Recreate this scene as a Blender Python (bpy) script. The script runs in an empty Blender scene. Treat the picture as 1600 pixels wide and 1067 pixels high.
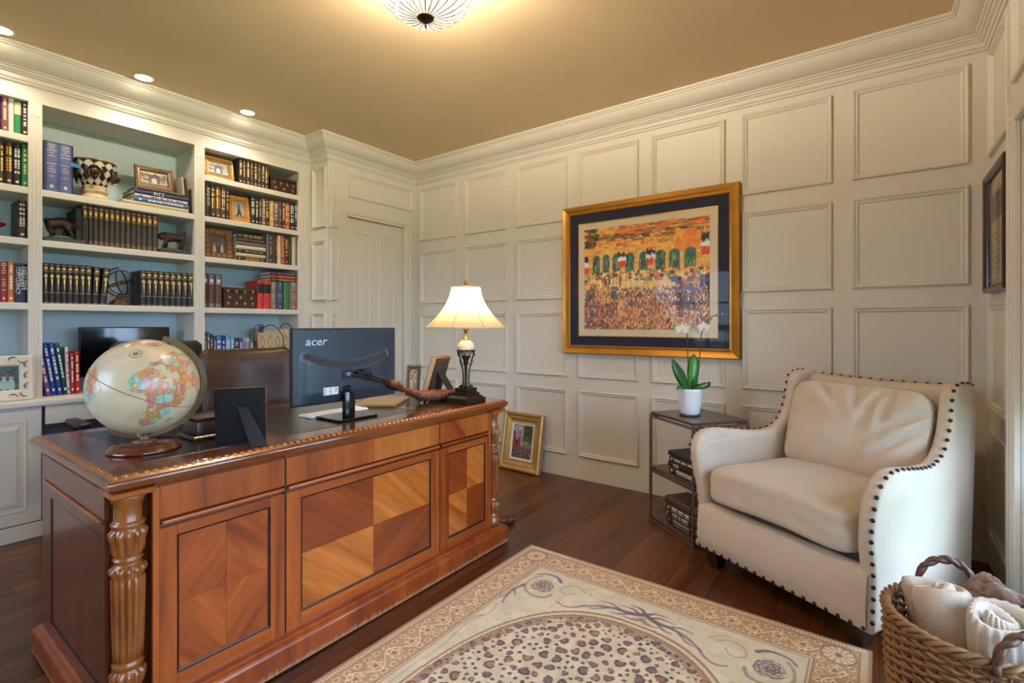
import bpy, bmesh, math, random
import numpy as np
from mathutils import Vector, Matrix
R = math.radians
SC = bpy.context.scene
COL = SC.collection
rng = random.Random(7)

# ------------------------------------------------------------------ camera, world, daylight, exposure
cam_d = bpy.data.cameras.new('camera'); cam = bpy.data.objects.new('camera', cam_d); COL.objects.link(cam)
cam_d.sensor_width = 36; cam_d.lens = 36 * 781 / 1600; cam_d.shift_y = -26 / 1600; cam_d.clip_start = .05
cam.location = (0, 0, 1.22); cam.rotation_euler = (R(90), 0, R(36.31))
SC.camera = cam
SC.view_settings.view_transform = 'Standard'; SC.view_settings.look = 'None'
SC.view_settings.gamma = 1; SC.view_settings.use_curve_mapping = False
SC.view_settings.exposure = 0.54
world = bpy.data.worlds.new('world'); SC.world = world; world.use_nodes = True
world.node_tree.nodes['Background'].inputs[0].default_value = (.50, .71, 1.0, 1)
world.node_tree.nodes['Background'].inputs[1].default_value = 8.0

def portal(loc, rot, sx, sy):
    l = bpy.data.lights.new('daylight_portal', 'AREA'); l.shape = 'RECTANGLE'; l.size = sx; l.size_y = sy
    l.cycles.is_portal = True
    o = bpy.data.objects.new('daylight_portal', l); COL.objects.link(o); o.location = loc; o.rotation_euler = rot
portal((.60, 1.14, 1.02), (0, R(90), 0), 2.0, 3.28)      # glazed doors in the right wall
portal((-2.4, -1.32, 1.45), (R(90), 0, 0), 1.3, 1.3)     # window behind the camera
W_CEIL, W_SPOT, W_LAMP = 78, 13, 8

# ------------------------------------------------------------------ colour and materials
def lin(c):
    out = []
    for v in c[:3]:
        v = v / 255
        out.append(v / 12.92 if v <= .04045 else ((v + .055) / 1.055) ** 2.4)
    return (*out, 1)
MATS = {}
def base_mat(name):
    m = bpy.data.materials.new(name); m.use_nodes = True
    return m, m.node_tree, m.node_tree.nodes['Principled BSDF']
def node(nt, t, **kw):
    n = nt.nodes.new(t)
    for k, v in kw.items(): setattr(n, k, v)
    return n
def M(name, col, rough=.5, metal=0, bump=0, bscale=200, var=0, vscale=6, coat=0, sheen=0, spec=.5, detail=4):
    if name in MATS: return MATS[name]
    m, nt, p = base_mat(name); c = lin(col)
    p.inputs['Base Color'].default_value = c; p.inputs['Roughness'].default_value = rough
    p.inputs['Metallic'].default_value = metal; p.inputs['Coat Weight'].default_value = coat
    p.inputs['Coat Roughness'].default_value = .12
    p.inputs['Sheen Weight'].default_value = sheen; p.inputs['Specular IOR Level'].default_value = spec
    tc = node(nt, 'ShaderNodeTexCoord')
    if var:
        n = node(nt, 'ShaderNodeTexNoise'); n.inputs['Scale'].default_value = vscale; n.inputs['Detail'].default_value = detail
        nt.links.new(tc.outputs['Object'], n.inputs['Vector'])
        r = node(nt, 'ShaderNodeMapRange'); r.inputs[1].default_value = .3; r.inputs[2].default_value = .7
        r.inputs[3].default_value = 1 - var; r.inputs[4].default_value = 1 + var
        nt.links.new(n.outputs['Fac'], r.inputs[0])
        mx = node(nt, 'ShaderNodeVectorMath', operation='SCALE'); mx.inputs[0].default_value = c[:3]
        nt.links.new(r.outputs[0], mx.inputs['Scale']); nt.links.new(mx.outputs[0], p.inputs['Base Color'])
    if bump:
        n = node(nt, 'ShaderNodeTexNoise'); n.inputs['Scale'].default_value = bscale; n.inputs['Detail'].default_value = 3
        nt.links.new(tc.outputs['Object'], n.inputs['Vector'])
        b = node(nt, 'ShaderNodeBump'); b.inputs['Strength'].default_value = bump; b.inputs['Distance'].default_value = .002
        nt.links.new(n.outputs['Fac'], b.inputs['Height']); nt.links.new(b.outputs[0], p.inputs['Normal'])
    MATS[name] = m; return m
def wood(name, dark, light, rot=(0, 0, 0), scale=(4, 60, 60), rough=.3, coat=.3, world_pos=False, rnd=0, fine=.35, wear=None):
    if name in MATS: return MATS[name]
    m, nt, p = base_mat(name)
    p.inputs['Roughness'].default_value = rough; p.inputs['Coat Weight'].default_value = coat; p.inputs['Coat Roughness'].default_value = .15
    if world_pos: src = node(nt, 'ShaderNodeNewGeometry').outputs['Position']
    else: src = node(nt, 'ShaderNodeTexCoord').outputs['Object']
    oi = node(nt, 'ShaderNodeObjectInfo')
    off = node(nt, 'ShaderNodeVectorMath', operation='SCALE'); off.inputs[0].default_value = (31, 17, 23)
    nt.links.new(oi.outputs['Random'], off.inputs['Scale'])
    ad = node(nt, 'ShaderNodeVectorMath', operation='ADD'); nt.links.new(src, ad.inputs[0]); nt.links.new(off.outputs[0], ad.inputs[1])
    r1 = node(nt, 'ShaderNodeMapping'); r1.inputs['Rotation'].default_value = rot
    nt.links.new(ad.outputs[0], r1.inputs['Vector'])
    mp = node(nt, 'ShaderNodeMapping'); mp.inputs['Scale'].default_value = scale
    nt.links.new(r1.outputs[0], mp.inputs['Vector'])
    n1 = node(nt, 'ShaderNodeTexNoise'); n1.inputs['Scale'].default_value = 1; n1.inputs['Detail'].default_value = 6; n1.inputs['Distortion'].default_value = .6
    nt.links.new(mp.outputs[0], n1.inputs['Vector'])
    m2 = node(nt, 'ShaderNodeMapping'); m2.inputs['Scale'].default_value = tuple(s * .22 for s in scale)
    nt.links.new(r1.outputs[0], m2.inputs['Vector'])
    n2 = node(nt, 'ShaderNodeTexNoise'); n2.inputs['Scale'].default_value = 1; n2.inputs['Detail'].default_value = 3; n2.inputs['Distortion'].default_value = 1.2
    nt.links.new(m2.outputs[0], n2.inputs['Vector'])
    mix = node(nt, 'ShaderNodeMix'); mix.inputs[0].default_value = fine
    nt.links.new(n2.outputs['Fac'], mix.inputs[2]); nt.links.new(n1.outputs['Fac'], mix.inputs[3])
    ramp = node(nt, 'ShaderNodeValToRGB'); ramp.color_ramp.elements[0].position = .32; ramp.color_ramp.elements[1].position = .68
    ramp.color_ramp.elements[0].color = lin(dark); ramp.color_ramp.elements[1].color = lin(light)
    nt.links.new(mix.outputs[0], ramp.inputs[0]); outc = ramp.outputs[0]
    if rnd:
        mr = node(nt, 'ShaderNodeMapRange'); mr.inputs[3].default_value = 1 - rnd; mr.inputs[4].default_value = 1 + rnd
        nt.links.new(oi.outputs['Random'], mr.inputs[0])
        sc = node(nt, 'ShaderNodeVectorMath', operation='SCALE'); nt.links.new(outc, sc.inputs[0]); nt.links.new(mr.outputs[0], sc.inputs['Scale'])
        outc = sc.outputs[0]
    if wear:      # scuffs: pale vertical scratches with a ragged upper end near the foot of a plinth
        sx = node(nt, 'ShaderNodeSeparateXYZ'); nt.links.new(src, sx.inputs[0])
        wn = node(nt, 'ShaderNodeTexNoise'); wn.inputs['Scale'].default_value = 1; wn.inputs['Detail'].default_value = 5
        wm = node(nt, 'ShaderNodeMapping'); wm.inputs['Scale'].default_value = (90, 90, 8)
        nt.links.new(src, wm.inputs['Vector']); nt.links.new(wm.outputs[0], wn.inputs['Vector'])
        a = node(nt, 'ShaderNodeMath', operation='MULTIPLY_ADD'); a.inputs[1].default_value = -1 / .06; a.inputs[2].default_value = .52
        nt.links.new(sx.outputs['Z'], a.inputs[0])
        b = node(nt, 'ShaderNodeMath', operation='ADD'); nt.links.new(a.outputs[0], b.inputs[0]); nt.links.new(wn.outputs['Fac'], b.inputs[1])
        k = node(nt, 'ShaderNodeMapRange'); k.inputs[1].default_value = .58; k.inputs[2].default_value = 1.25
        nt.links.new(b.outputs[0], k.inputs[0])
        mc = node(nt, 'ShaderNodeMix', data_type='RGBA'); nt.links.new(k.outputs[0], mc.inputs[0]); nt.links.new(outc, mc.inputs[6]); mc.inputs[7].default_value = lin(wear)
        outc = mc.outputs[2]
    nt.links.new(outc, p.inputs['Base Color'])
    MATS[name] = m; return m
def vcol_mat(name, rough=.7, bump=0, bscale=600, coat=0, sheen=0):
    if name in MATS: return MATS[name]
    m, nt, p = base_mat(name); p.inputs['Roughness'].default_value = rough; p.inputs['Coat Weight'].default_value = coat; p.inputs['Coat Roughness'].default_value = .05
    p.inputs['Sheen Weight'].default_value = sheen
    a = node(nt, 'ShaderNodeAttribute', attribute_name='paint'); nt.links.new(a.outputs['Color'], p.inputs['Base Color'])
    if bump:
        n = node(nt, 'ShaderNodeTexNoise'); n.inputs['Scale'].default_value = bscale
        tc = node(nt, 'ShaderNodeTexCoord'); nt.links.new(tc.outputs['Object'], n.inputs['Vector'])
        b = node(nt, 'ShaderNodeBump'); b.inputs['Strength'].default_value = bump; b.inputs['Distance'].default_value = .004
        nt.links.new(n.outputs['Fac'], b.inputs['Height']); nt.links.new(b.outputs[0], p.inputs['Normal'])
    MATS[name] = m; return m
def thin_glass(name, tint=(255, 255, 255), gloss=.08, fres=True, ior=1.45):
    if name in MATS: return MATS[name]
    m = bpy.data.materials.new(name); m.use_nodes = True; nt = m.node_tree; nt.nodes.remove(nt.nodes['Principled BSDF'])
    t = node(nt, 'ShaderNodeBsdfTransparent'); t.inputs[0].default_value = lin(tint)
    g = node(nt, 'ShaderNodeBsdfGlossy'); g.inputs['Roughness'].default_value = .01
    mx = node(nt, 'ShaderNodeMixShader')
    if fres:
        f = node(nt, 'ShaderNodeFresnel'); f.inputs[0].default_value = ior; nt.links.new(f.outputs[0], mx.inputs[0])
    else: mx.inputs[0].default_value = gloss
    nt.links.new(t.outputs[0], mx.inputs[1]); nt.links.new(g.outputs[0], mx.inputs[2])
    nt.links.new(mx.outputs[0], nt.nodes['Material Output'].inputs[0]); MATS[name] = m; return m
def emit(name, col, s):
    if name in MATS: return MATS[name]
    m = bpy.data.materials.new(name); m.use_nodes = True; nt = m.node_tree; nt.nodes.remove(nt.nodes['Principled BSDF'])
    e = node(nt, 'ShaderNodeEmission'); e.inputs[0].default_value = lin(col); e.inputs[1].default_value = s
    nt.links.new(e.outputs[0], nt.nodes['Material Output'].inputs[0]); MATS[name] = m; return m
def translucent(name, col, mixt=.5, rough=.6, clear=0, glow=0):
    if name in MATS: return MATS[name]
    m = bpy.data.materials.new(name); m.use_nodes = True; nt = m.node_tree; nt.nodes.remove(nt.nodes['Principled BSDF'])
    d = node(nt, 'ShaderNodeBsdfDiffuse'); d.inputs[0].default_value = lin(col)
    t = node(nt, 'ShaderNodeBsdfTranslucent'); t.inputs[0].default_value = lin(col)
    mx = node(nt, 'ShaderNodeMixShader'); mx.inputs[0].default_value = mixt
    nt.links.new(d.outputs[0], mx.inputs[1]); nt.links.new(t.outputs[0], mx.inputs[2]); out = mx.outputs[0]
    if clear:
        tr = node(nt, 'ShaderNodeBsdfTransparent'); m2 = node(nt, 'ShaderNodeMixShader'); m2.inputs[0].default_value = clear
        nt.links.new(out, m2.inputs[1]); nt.links.new(tr.outputs[0], m2.inputs[2]); out = m2.outputs[0]
    if glow:
        em = node(nt, 'ShaderNodeEmission'); em.inputs[0].default_value = lin(col); em.inputs[1].default_value = glow
        ad = node(nt, 'ShaderNodeAddShader'); nt.links.new(out, ad.inputs[0]); nt.links.new(em.outputs[0], ad.inputs[1]); out = ad.outputs[0]
    nt.links.new(out, nt.nodes['Material Output'].inputs[0]); MATS[name] = m; return m

# ------------------------------------------------------------------ mesh building
class MB:
    def __init__(s): s.v = []; s.f = []; s.sm = []
    def add(s, vs, fs, smooth=False):
        o = len(s.v); s.v += [tuple(p) for p in vs]; s.f += [tuple(i + o for i in f) for f in fs]; s.sm += [smooth] * len(fs)
        return s
    def box(s, x0, x1, y0, y1, z0, z1, bev=0, seg=1, mat=None):
        bm = bmesh.new(); bmesh.ops.create_cube(bm, size=1)
        for v in bm.verts: v.co = ((x0 + x1) / 2 + v.co.x * (x1 - x0), (y0 + y1) / 2 + v.co.y * (y1 - y0), (z0 + z1) / 2 + v.co.z * (z1 - z0))
        if bev: bmesh.ops.bevel(bm, geom=bm.edges[:], offset=bev, segments=seg, profile=.5, affect='EDGES', clamp_overlap=True)
        if mat is not None: bm.transform(mat)
        bm.verts.index_update(); s.add([v.co[:] for v in bm.verts], [[v.index for v in f.verts] for f in bm.faces], seg > 1); bm.free(); return s
    def rings(s, rs, closed=True, cap0=True, cap1=True, smooth=True, loop=False):
        n = len(rs[0]); vs = [p for r in rs for p in r]; fs = []
        m = len(rs) if loop else len(rs) - 1
        for i in range(m):
            a, b = i * n, ((i + 1) % len(rs)) * n
            for j in range(n if closed else n - 1):
                k = (j + 1) % n; fs.append((a + j, a + k, b + k, b + j))
        s.add(vs, fs, smooth)
        if not loop and closed:
            o = len(s.v) - len(vs)
            if cap0: s.f.append(tuple(o + j for j in range(n))[::-1]); s.sm.append(False)
            if cap1: s.f.append(tuple(o + (len(rs) - 1) * n + j for j in range(n))); s.sm.append(False)
        return s
    def lathe(s, prof, n=24, c=(0, 0, 0), mod=None, smooth=True, cap=True):
        rs = []
        for r, z in prof:
            rs.append([(c[0] + (r if mod is None else mod(r, z, 2 * math.pi * j / n)) * math.cos(2 * math.pi * j / n),
                        c[1] + (r if mod is None else mod(r, z, 2 * math.pi * j / n)) * math.sin(2 * math.pi * j / n), c[2] + z) for j in range(n)])
        return s.rings(rs, True, cap, cap, smooth)
    def tube(s, pts, rad, n=8, loop=False, flat=None):
        P = [Vector(p) for p in pts]; N = len(P); rs = []; up = None
        for i in range(N):
            if loop: t = P[(i + 1) % N] - P[i - 1]
            else: t = P[min(i + 1, N - 1)] - P[max(i - 1, 0)]
            t.normalize()
            if up is None:
                up = Vector((0, 0, 1)) if abs(t.z) < .9 else Vector((1, 0, 0))
            a = t.cross(up)
            if a.length < 1e-6: a = t.orthogonal()
            a.normalize(); b = a.cross(t).normalized(); up = b
            r = rad[i] if hasattr(rad, '__len__') else rad
            fl = 1 if flat is None else (flat[i] if hasattr(flat, '__len__') else flat)
            rs.append([tuple(P[i] + a * (r * math.cos(2 * math.pi * j / n)) + b * (r * fl * math.sin(2 * math.pi * j / n))) for j in range(n)])
        return s.rings(rs, True, True, True, True, loop)
    def prism(s, poly, fn, h0, h1, smooth=False, bev=0):
        # poly: 2-D outline; fn(a, b, h) -> 3-D
        n = len(poly); vs = [fn(a, b, h0) for a, b in poly] + [fn(a, b, h1) for a, b in poly]
        fs = [(j, (j + 1) % n, n + (j + 1) % n, n + j) for j in range(n)] + [tuple(range(n))[::-1], tuple(range(n, 2 * n))]
        return s.add(vs, fs, smooth)
    def rect_loop(s, a0, a1, b0, b1, prof, fn, closed=False, smooth=False):
        # mitred frame around a rectangle; prof = [(inset, proud)]; fn(a, b, c) -> 3-D
        rs = []
        for ca, cb in ((0, 0), (1, 0), (1, 1), (0, 1)):
            rs.append([fn(a1 - i if ca else a0 + i, b1 - i if cb else b0 + i, c) for i, c in prof])
        return s.rings(rs, closed, False, False, smooth, loop=True)
    def quad(s, *p): return s.add(p, [tuple(range(len(p)))])
    def uv(s, c, r, nu=16, nv=10, sc=(1, 1, 1), smooth=True):
        prof = []
        for i in range(nv + 1):
            t = -math.pi / 2 + math.pi * i / nv; prof.append((max(r * math.cos(t), 1e-4), r * math.sin(t)))
        rs = [[(c[0] + sc[0] * q * math.cos(2 * math.pi * j / nu), c[1] + sc[1] * q * math.sin(2 * math.pi * j / nu), c[2] + sc[2] * z) for j in range(nu)] for q, z in prof]
        return s.rings(rs, True, True, True, smooth)
    def mesh(s, name):
        me = bpy.data.meshes.new(name); me.from_pydata(s.v, [], s.f)
        bm = bmesh.new(); bm.from_mesh(me); bmesh.ops.recalc_face_normals(bm, faces=bm.faces[:]); bm.to_mesh(me); bm.free()
        me.polygons.foreach_set('use_smooth', s.sm); me.update(); return me
    def build(s, name, mat, parent=None, loc=None, rot=None, label=None):
        return obj(name, s.mesh(name), mat, parent, loc, rot, label)
def obj(name, me, mat, parent=None, loc=None, rot=None, label=None):
    if mat and not me.materials: me.materials.append(mat)
    o = bpy.data.objects.new(name, me); COL.objects.link(o); o.parent = parent
    if loc: o.location = loc
    if rot: o.rotation_euler = rot
    if label: o['label'] = label
    return o
def tag(o, label, cat, group=None):
    o['label'] = label; o['category'] = cat
    if group: o['group'] = group
    return o
def thing(name, label, cat, loc=(0, 0, 0), rz=0, group=None, rot=None):
    o = bpy.data.objects.new(name, None); COL.objects.link(o); o.empty_display_size = .05
    o.location = loc; o.rotation_euler = rot if rot else (0, 0, rz)
    return tag(o, label, cat, group)
def struct(o): o['kind'] = 'structure'; return o
def cushion(bx, by, bz, nx=14, ny=14, p=4.0, puff=.25, wr=0, seed=0):
    # soft box centred at 0: rounded corners, swollen faces, slight wrinkles
    bm = bmesh.new(); bmesh.ops.create_cube(bm, size=2); bmesh.ops.subdivide_edges(bm, edges=bm.edges[:], cuts=nx, use_grid_fill=True)
    from mathutils import noise
    for v in bm.verts:
        x, y, z = v.co; L = (abs(x) ** p + abs(y) ** p + abs(z) ** p) ** (1 / p); x /= L; y /= L; z /= L
        ed = max(abs(x), abs(y)); zz = z * (1 - puff * ed ** 3)
        q = Vector((x * bx, y * by, zz * bz))
        if wr: q += Vector((x, y, z)) * wr * noise.noise(Vector((x * 2.2 + seed, y * 2.2, z * 2)))
        v.co = q
    mb = MB(); bm.verts.index_update(); mb.add([v.co[:] for v in bm.verts], [[v.index for v in f.verts] for f in bm.faces], True); bm.free(); return mb
def painted(name, img, fn, mat, parent=None):
    # img: (ny, nx, 3) sRGB 0..255, row 0 at the bottom; fn(s, t) arrays 0..1 -> xyz array
    ny, nx = img.shape[:2]; S, T = np.meshgrid(np.linspace(0, 1, nx), np.linspace(0, 1, ny))
    co = np.stack(fn(S, T), -1).reshape(-1, 3)
    i = np.arange(nx * ny).reshape(ny, nx); q = np.stack([i[:-1, :-1], i[:-1, 1:], i[1:, 1:], i[1:, :-1]], -1).reshape(-1, 4)
    me = bpy.data.meshes.new(name); me.vertices.add(len(co)); me.vertices.foreach_set('co', co.astype('f').ravel())
    me.loops.add(q.size); me.loops.foreach_set('vertex_index', q.astype('i').ravel())
    me.polygons.add(len(q)); me.polygons.foreach_set('loop_start', np.arange(0, q.size, 4, dtype='i'))
    me.update(calc_edges=True); me.validate()
    c = np.clip(img.reshape(-1, 3) / 255., 0, 1); c = np.where(c <= .04045, c / 12.92, ((c + .055) / 1.055) ** 2.4)
    a = me.attributes.new('paint', 'FLOAT_COLOR', 'POINT'); a.data.foreach_set('color', np.concatenate([c, np.ones((len(c), 1))], 1).astype('f').ravel())
    return obj(name, me, mat, parent)
def text(s, size, mat, parent, mtx, name='lettering', ext=.0004, align='CENTER', bold=0, sx=1):
    cu = bpy.data.curves.new(name, 'FONT'); cu.body = s; cu.size = size; cu.extrude = ext; cu.align_x = align; cu.align_y = 'CENTER'; cu.offset = bold
    cu.resolution_u = 2
    t = bpy.data.objects.new(name, cu); COL.objects.link(t)
    me = bpy.data.meshes.new_from_object(t.evaluated_get(bpy.context.evaluated_depsgraph_get()))
    bpy.data.objects.remove(t); bpy.data.curves.remove(cu)
    me.transform(mtx @ Matrix.Diagonal((sx, 1, 1, 1))); me.materials.clear(); me.name = name
    return obj(name, me, mat, parent)
def basis(o, ax, ay):   # text frame: writing direction ax, up direction ay
    ax = Vector(ax).normalized(); ay = Vector(ay).normalized(); az = ax.cross(ay)
    m = Matrix((ax, ay, az)).transposed().to_4x4(); m.translation = Vector(o); return m

# ------------------------------------------------------------------ room
WHITE = M('white_paint', (224, 216, 203), .48, bump=.02, bscale=90)
CEILP = M('tan_ceiling_paint', (236, 209, 170), .75, bump=.05, bscale=300)
TEAL = M('pale_aqua_paint', (206, 226, 232), .5)
XR, XL, YB, YF, HZ = .452, -3.776, 3.5, -1.2, 2.80      # right wall, closet face, panelled wall, wall behind camera, ceiling
XK = -4.02                                              # bookcase face
YC = 2.496                                              # closet side facing the camera
YC2 = -.196
# floor: planks laid along y
fl = MB().box(-4.6, XR + .1, YF - .1, YB + .1, -.06, -.012).build('floor', M('subfloor', (30, 18, 10), .8)); struct(fl)
PLK = wood('walnut_plank', (56, 28, 11), (112, 62, 28), scale=(26, 2.2, 26), rough=.30, coat=.15, world_pos=True, rnd=.28)
plank_me = MB().box(-.5, .5, -.5, .5, -.5, .5, .012).mesh('plank')
x = -4.42; row = 0
while x < XR + .02:
    y = YF - .05 - (row * .47) % 1.1
    while y < YB:
        L = 1.05 + .5 * rng.random(); y0 = max(y, YF - .05); y1 = min(y + L, YB)
        if y1 - y0 > .05 and (x > -4.1 or True):
            o = obj('plank', plank_me, PLK, fl); o.location = (x + .045, (y0 + y1) / 2, -.006); o.scale = (.0890, y1 - y0 - .0012, .012 + .0006 * rng.random())
        y += L
    x += .0902; row += 1
ce = struct(MB().box(-4.6, XR + .15, YF - .15, YB + .15, HZ, HZ + .08).build('ceiling', CEILP))

PROF = [(0, 0), (0, .014), (.006, .019), (.013, .016), (.017, .009), (.024, .011), (.030, .006), (.033, 0)]
def panels(wall, fn, rects, name='panel_moulding'):
    for a0, a1, b0, b1 in rects:
        MB().rect_loop(a0, a1, b0, b1, PROF, fn).build(name, WHITE, wall)
RZ = [(.183, .703), (.807, 1.324), (1.431, 1.946), (2.057, 2.575)]
wb = struct(MB().box(-4.6, XR + .15, YB, YB + .12, 0, HZ).build('wall_back', WHITE))
cols = [(-3.706, -3.213), (-3.111, -2.619), (-2.518, -2.019), (-1.916, -1.42), (-1.319, -.822), (-.716, -.226), (-.126, .375)]
panels(wb, lambda a, b, c: (a, YB - c, b), [(a0, a1, z0, z1) for a0, a1 in cols for z0, z1 in RZ])
# right wall with glazed double doors
DY0, DY1, DZ = -.50, 2.78, 2.03
m = MB().box(XR, XR + .14, DY1, YB + .05, 0, HZ).box(XR, XR + .14, YF, DY0, 0, HZ).box(XR, XR + .14, DY0, DY1, DZ, HZ)
wr_ = struct(m.build('wall_right', WHITE))
panels(wr_, lambda a, b, c: (XR - c, a, b), [(2.965, 3.42, z0, z1) for z0, z1 in RZ] + [(a0, a1, 2.21, 2.575) for a0, a1 in ((2.30, 2.87), (1.63, 2.2), (.96, 1.53), (.29, .86), (-.38, .19))] + [(-1.1, -.66, z0, z1) for z0, z1 in RZ])
CAS = [(0, 0), (0, .022), (.012, .026), (.022, .02), (.05, .018), (.075, .014), (.085, .02), (.095, .018), (.1, 0)]
m = MB()
for y0, y1, z0, z1 in ((DY1, DY1 + .105, 0, DZ + .105), (DY0 - .105, DY0, 0, DZ + .105), (DY0, DY1, DZ, DZ + .105)):
    m.box(XR - .022, XR, y0, y1, z0, z1, .004)
m.box(XR - .03, XR, DY1 + .085, DY1 + .105, 0, DZ + .105, .006).box(XR - .028, XR, DY1 + .03, DY1 + .045, 0, DZ + .03, .005)
struct(m.build('trim_1', WHITE))
GL = thin_glass('window_glass')
for k in range(4):
    y0, y1 = DY0 + (DY1 - DY0) * k / 4, DY0 + (DY1 - DY0) * (k + 1) / 4
    m = MB(); X0, X1 = XR + .05, XR + .09
    m.box(X0, X1, y0 + .004, y0 + .10, .01, DZ - .004, .004).box(X0, X1, y1 - .10, y1 - .004, .01, DZ - .004, .004)
    m.box(X0, X1, y0 + .1, y1 - .1, DZ - .11, DZ - .004, .004).box(X0, X1, y0 + .1, y1 - .1, .01, .24, .004)
    d = struct(m.build('door_%d' % (k + 2), WHITE))
    m = MB(); ym = (y0 + y1) / 2; m.box(X0 + .01, X1 - .01, ym - .011, ym + .011, .24, DZ - .11)
    for i in range(1, 5): z = .24 + (DZ - .35) * i / 5; m.box(X0 + .01, X1 - .01, y0 + .1, y1 - .1, z - .011, z + .011)
    m.build('muntin', WHITE, d)
    for i in range(5):
        for a, b in ((y0 + .1, ym - .011), (ym + .011, y1 - .1)):
            z0 = .24 + (DZ - .35) * i / 5; z1 = .24 + (DZ - .35) * (i + 1) / 5
            MB().quad((X0 + .02, a, z0), (X0 + .02, b, z0), (X0 + .02, b, z1), (X0 + .02, a, z1)).build('pane', GL, d)
# wall behind the camera with a wide window
WX0, WX1, WZ0, WZ1 = -3.05, -1.75, .8, 2.1
m = MB().box(-4.6, WX0, YF - .12, YF, 0, HZ).box(WX1, XR + .14, YF - .12, YF, 0, HZ).box(WX0, WX1, YF - .12, YF, 0, WZ0).box(WX0, WX1, YF - .12, YF, WZ1, HZ)
struct(m.build('wall_front', WHITE))
m = MB(); 
for a0, a1, b0, b1 in ((WX0 - .1, WX0, WZ0 - .1, WZ1 + .1), (WX1, WX1 + .1, WZ0 - .1, WZ1 + .1), (WX0, WX1, WZ1, WZ1 + .1), (WX0, WX1, WZ0 - .1, WZ0)): m.box(a0, a1, YF, YF + .02, b0, b1, .004)
w1 = struct(m.build('window_1', WHITE))
m = MB()
for i in range(4): xx = WX0 + (WX1 - WX0) * i / 3; m.box(xx - .025, xx + .025, YF - .08, YF - .03, WZ0, WZ1)
m.box(WX0, WX1, YF - .08, YF - .03, WZ0, WZ0 + .05).box(WX0, WX1, YF - .08, YF - .03, WZ1 - .05, WZ1).box(WX0, WX1, YF - .07, YF - .04, 1.55, 1.58)
m.build('window_frame', WHITE, w1)
MB().quad((WX0, YF - .055, WZ0), (WX1, YF - .055, WZ0), (WX1, YF - .055, WZ1), (WX0, YF - .055, WZ1)).build('pane', GL, w1)
LAWN = M('lawn', (70, 110, 45), .9, var=.3, vscale=1.5)
lw = MB().quad((-40, -40, -.25), (40, -40, -.25), (40, 40, -.25), (-40, 40, -.25)).build('lawn', LAWN); lw['kind'] = 'stuff'; lw['label'] = 'green lawn outside the glazed doors'; lw['category'] = 'lawn'
# left: wall behind the bookcase, closet block with door, twin block towards the camera
wl = struct(MB().box(-4.62, -4.45, YF - .1, YB + .1, 0, HZ).build('wall_left', WHITE))
OY0, OY1, OZ = 2.70, 3.335, 2.175     # closet door opening
m = MB().box(-4.45, XL, YC, YC + .10, 0, HZ).box(XL - .09, XL, YC + .1, OY0, 0, HZ).box(XL - .09, XL, OY1, YB, 0, HZ).box(XL - .09, XL, OY0, OY1, OZ, HZ)
wc = struct(m.build('wall_closet', WHITE))
panels(wc, lambda a, b, c: (a, YC - c, b), [(XK + .025, XL - .02, z0, z1) for z0, z1 in RZ])
panels(wc, lambda a, b, c: (XL + c, a, b), [(YC + .02, 2.592, z0, z1) for z0, z1 in RZ] + [(2.70, 3.445, 2.35, 2.565)])
wc2 = struct(MB().box(-4.45, XL, YF, YC2, 0, HZ).build('wall_left_near', WHITE))
panels(wc2, lambda a, b, c: (XL + c, a, b), [(y0, y1, z0, z1) for y0, y1 in ((-.70, -.25), (-1.15, -.78)) for z0, z1 in RZ])
m = MB()
for y0, y1, z0, z1 in ((OY1, OY1 + .085, 0, OZ + .03), ): m.box(XL, XL + .018, y0, y1, z0, z1, .003).box(XL, XL + .026, y1 - .022, y1, z0, z1, .005).box(XL, XL + .022, y0 + .02, y0 + .034, z0, z1, .004)
m.box(XL, XL + .016, OY0 - .02, OY1 + .085, OZ, OZ + .03, .003).box(XL, XL + .024, OY0 - .02, OY1 + .085, OZ + .022, OZ + .036, .004)
struct(m.build('trim_2', WHITE))
dr = struct(MB().box(XL - .055, XL - .018, OY0 + .003, OY1 - .003, .008, OZ - .003, .002).build('door_1', WHITE))
DP = [(0, 0), (.008, -.001), (.016, -.008), (.022, -.008), (.034, -.002)]
for y0, y1 in ((2.77, 2.955), (3.05, 3.24)):
    for z0, z1 in ((.20, .92), (1.06, 2.062)):
        m = MB().rect_loop(y0, y1, z0, z1, [(0, 0), (.006, .007), (.014, .008), (.02, .002), (.028, .001)], lambda a, b, c: (XL - .018 + c, a, b))
        m.build('door_panel', WHITE, dr)
kb = MB().lathe([(.001, 0), (.026, 0), (.026, .006), (.01, .01), (.01, .03), (.026, .045), (.028, .055), (.018, .066), (.001, .068)], 16)
kb.build('door_knob', M('satin_nickel', (200, 198, 190), .3, 1), dr, (XL - .018, 2.76, .95), (0, R(90), 0))
# crown moulding around the room
def sweep_plan(path, prof):
    n = len(path); rs = []
    for i in range(n):
        p0, p1, p2 = (Vector(path[(i + k) % n]) for k in (-1, 0, 1))
        d1 = (p1 - p0).normalized(); d2 = (p2 - p1).normalized(); n1 = Vector((-d1.y, d1.x)); n2 = Vector((-d2.y, d2.x))
        b = (n1 + n2); b = b / (1 + n1.dot(n2))
        rs.append([(p1.x + b.x * o, p1.y + b.y * o, z) for o, z in prof])
    return MB().rings(rs, False, False, False, False, loop=True)
CP = [(0, 2.622), (.010, 2.624), (.014, 2.632), (.014, 2.637), (.022, 2.640), (.022, 2.664), (.032, 2.668), (.036, 2.676), (.046, 2.679), (.048, 2.688), (.058, 2.692), (.062, 2.700),
      (.070, 2.702), (.084, 2.708), (.100, 2.718), (.116, 2.732), (.128, 2.748), (.136, 2.764), (.139, 2.772), (.146, 2.774), (.148, 2.782), (.156, 2.785), (.158, 2.80)]
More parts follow.
